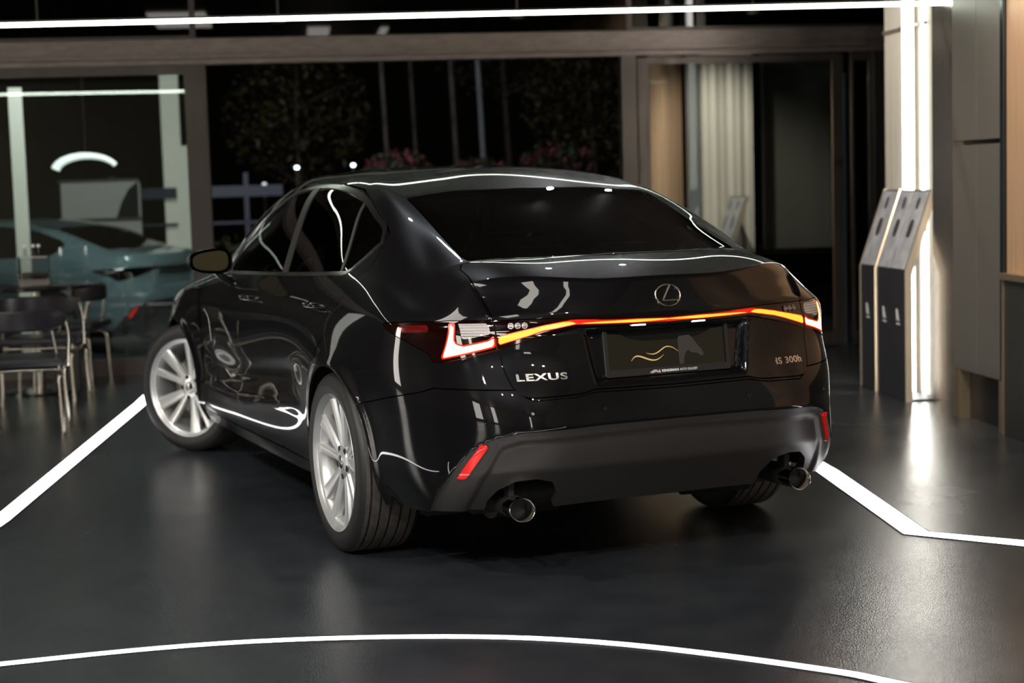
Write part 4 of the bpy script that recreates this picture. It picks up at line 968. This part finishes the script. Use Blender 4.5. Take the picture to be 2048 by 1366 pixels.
al = m.build('arc_lamp_reflection', mat('arc_reflection_glow', (1, 1, 1), .4, emit=(.98, 1, .93), es=1.6)); al.location = W(-2.87, 9.0, 1.585); al.rotation_euler = (0, 0, TH); tag(al, 'curved white glowing tube for a lamp reflected above the coupe', 'lamp')  # added tube in place of a ceiling lamp's reflection
cb = MB().tube([(0, 0, 0), (0, 0, 1.6)], .004, 6).build('cord', DARK, al); cb.location = (0, 0, .135)
# dark tree trunk seen through the left glazing, light poles and garden ------------
BARK = mat('night_bark', (.05, .042, .035), .9); noise_in(BARK, 'Base Color', (30, 30, 6), (.03, .025, .02), (.09, .08, .07), 4)
def leafmat(name, c1, c2): 
    m = mat(name, c1, .6); noise_in(m, 'Base Color', (9, 9, 9), c1, c2, 3); return m
LG = leafmat('night_leaves_olive', (.018, .018, .004), (.055, .046, .008)); LP = leafmat('pink_blossom', (.10, .015, .03), (.17, .04, .06)); LD = leafmat('dark_leaves', (.012, .02, .008), (.03, .045, .015))
def leaves(name, c, rad, n, size, mt, parent, seed):
    rnd = random.Random(seed); m = MB()
    for _ in range(n):
        while True:
            p = Vector((rnd.uniform(-1, 1), rnd.uniform(-1, 1), rnd.uniform(-1, 1)))
            if .25 < p.length < 1: break
        p = Vector((p.x*rad[0], p.y*rad[1], p.z*rad[2]))+Vector(c)
        a = Vector((rnd.gauss(0, 1), rnd.gauss(0, 1), rnd.gauss(0, 1))).normalized(); b = a.cross(Vector((rnd.gauss(0, 1), rnd.gauss(0, 1), rnd.gauss(0, 1)))).normalized(); s_ = size*rnd.uniform(.6, 1.3)
        m.b.faces.new([m.b.verts.new(p+v*s_) for v in (a*.9, b*.4, -a*.9, -b*.4)])
    return m.build(name, mt, parent)
def tree(s, d, h, r, label, mt=LG, n=900, trunk=.05, seed=1, crown=.62):
    t = empty('garden_tree', W(s, d, -.10), TH); tag(t, label, 'tree', 'trees in the dark garden')
    rnd = random.Random(seed)
    MB().tube([(0, 0, 0), (.04, .02, h*.35), (-.03, 0, h*.7), (.02, .02, h)], [trunk, trunk*.85, trunk*.6, trunk*.25], 8).build('trunk', BARK, t, 60)
    m = MB()
    for k in range(7):
        a = rnd.uniform(0, 6.28); z = h*rnd.uniform(.45, .85); m.tube([(0, 0, z), (math.cos(a)*r*.5, math.sin(a)*r*.5, z+.25), (math.cos(a)*r*.9, math.sin(a)*r*.9, z+.35)], [trunk*.35, trunk*.2, trunk*.08], 5)
    m.build('branches', BARK, t, 60)
    leaves('crown', (0, 0, h*crown+r*.4), (r, r, r*.85), n, .055, mt, t, seed)
    return t
tree(-.95, 15.5, 3.2, 1.0, 'olive leafed tree at the left of the dark opening', seed=3, n=1500)
tree(2.75, 14.5, 4.2, .9, 'olive leafed tree at the right edge of the dark opening', seed=5, n=1700, crown=.5)
tree(1.9, 16.5, 5.0, 1.1, 'tall tree with yellow leaves left of the right frame', seed=8, n=1300)
def bare(s, d, label, col, r=.035):
    t = empty('slim_trunk_tree', W(s, d, -.10), TH); tag(t, label, 'tree', 'slim trunks in the dark garden')
    MB().tube([(0, 0, 0), (.03, 0, 1.6), (-.02, 0, 3.2), (.03, 0, 5)], [r, r*.9, r*.8, r*.5], 8).build('trunk', col, t, 60)
    leaves('crown', (0, 0, 4.7), (.28, .28, .5), 160, .05, LD, t, int(s*100)+50)
PALE = mat('pale_bark', (.16, .17, .19), .8); noise_in(PALE, 'Base Color', (20, 20, 4), (.11, .12, .14), (.2, .21, .23), 3)
bare(1.09, 12.3, 'slim pale trunk nearest the middle of the opening', PALE)
bare(.84, 12.9, 'slim trunk just left of the pale one', BARK)
bare(.02, 12.6, 'slim trunk in the left half of the opening', BARK, .03)
bare(.45, 14.0, 'thin dark trunk between the two slim ones', BARK, .03)
def shrub(s, d, z, r, mt, label, seed, n=700):
    t = empty('flowering_shrub', W(s, d, -.10), TH); tag(t, label, 'shrub', 'pink flowering shrubs beyond the opening')
    MB().tube([(0, 0, 0), (.02, .01, z*.5), (0, 0, z)], [.02, .016, .01], 6).build('stem', BARK, t)
    leaves('foliage', (0, 0, z), (r, r*.8, r*.62), n, .05, LD, t, seed)
    leaves('blossom', (0, -.05, z+.02), (r, r*.8, r*.6), n//3, .05, mt, t, seed+90)
shrub(.12, 11.6, 1.60, .40, LP, 'pink flowering shrub in the middle left of the opening', 21)
shrub(.95, 11.5, 1.52, .36, LP, 'pink flowering shrub behind the roof of the sedan', 22)
shrub(1.85, 11.6, 1.62, .44, LP, 'pink flowering shrub towards the right frame', 23)
shrub(2.80, 12.0, 1.45, .40, LG, 'green shrub beside the right frame', 24)
shrub(-1.35, 11.2, .65, .70, LG, 'low dark shrub behind the wing mirror', 25)
MB_ = MB()
fc = empty('garden_fence', W(-1.6, 12.2, -.10), TH); tag(fc, 'low blue-grey rail fence in the dark garden', 'fence')
BL_ = mat('blue_grey_paint', (.022, .030, .055), .5)
for x in (-1.4, .05, 1.5): MB().box((x-.025, -.02, 0), (x+.025, .02, 1.66)).build('post', BL_, fc)
MB().box((-1.5, -.03, 1.40), (.45, .03, 1.52)).box((-1.5, -.02, 1.10), (1.6, .02, 1.13)).build('rail', BL_, fc)
for i, (s, z) in enumerate(((-1.33, 1.50), (-.965, 1.675), (-.34, 1.685))):
    t = empty('garden_lamp', W(s*1.02, 12.6, -.10), TH); tag(t, ('dim leftmost garden lamp', 'middle small white garden lamp', 'small white garden lamp just above the roof of the sedan')[i], 'lamp', 'small lamps in the dark garden')
    MB().tube([(0, 0, 0), (0, 0, z+.02)], .012, 6).build('pole', BARK, t)
    MB().lathe([(.0001, -.02), (.02, -.012), (.024, 0), (.02, .012), (.0001, .02)], 12, 'Z', Matrix.Translation((0, 0, z+.03))).build('bulb', mat('garden_bulb_dim', (1, 1, 1), .4, emit=(.8, .85, 1), es=.8) if i == 0 else mat('garden_bulb', (1, 1, 1), .4, emit=(.75, .9, 1), es=7), t, 60)
bp2 = MB().tube([(0, 0, 0), (0, 0, 2.3)], .035, 12).build('blue_post', mat('blue_steel_paint', (.12, .18, .24), .4, .3)); bp2.location = W(3.62, FD+.9, -.10); tag(bp2, 'blue-grey steel post behind the glass at the right', 'post')
area('garden_light', 1.0, 9.5, 4.5, 3, .6, 7, (1, .9, .75), aim=(1.0, 14, 1.0))
area('coupe_fill_light', -2.2, 7.0, 3.4, 1.2, .4, 150, (.95, .98, 1), aim=(-3.1, 10.3, .5))  # unseen area light added to brighten the coupe
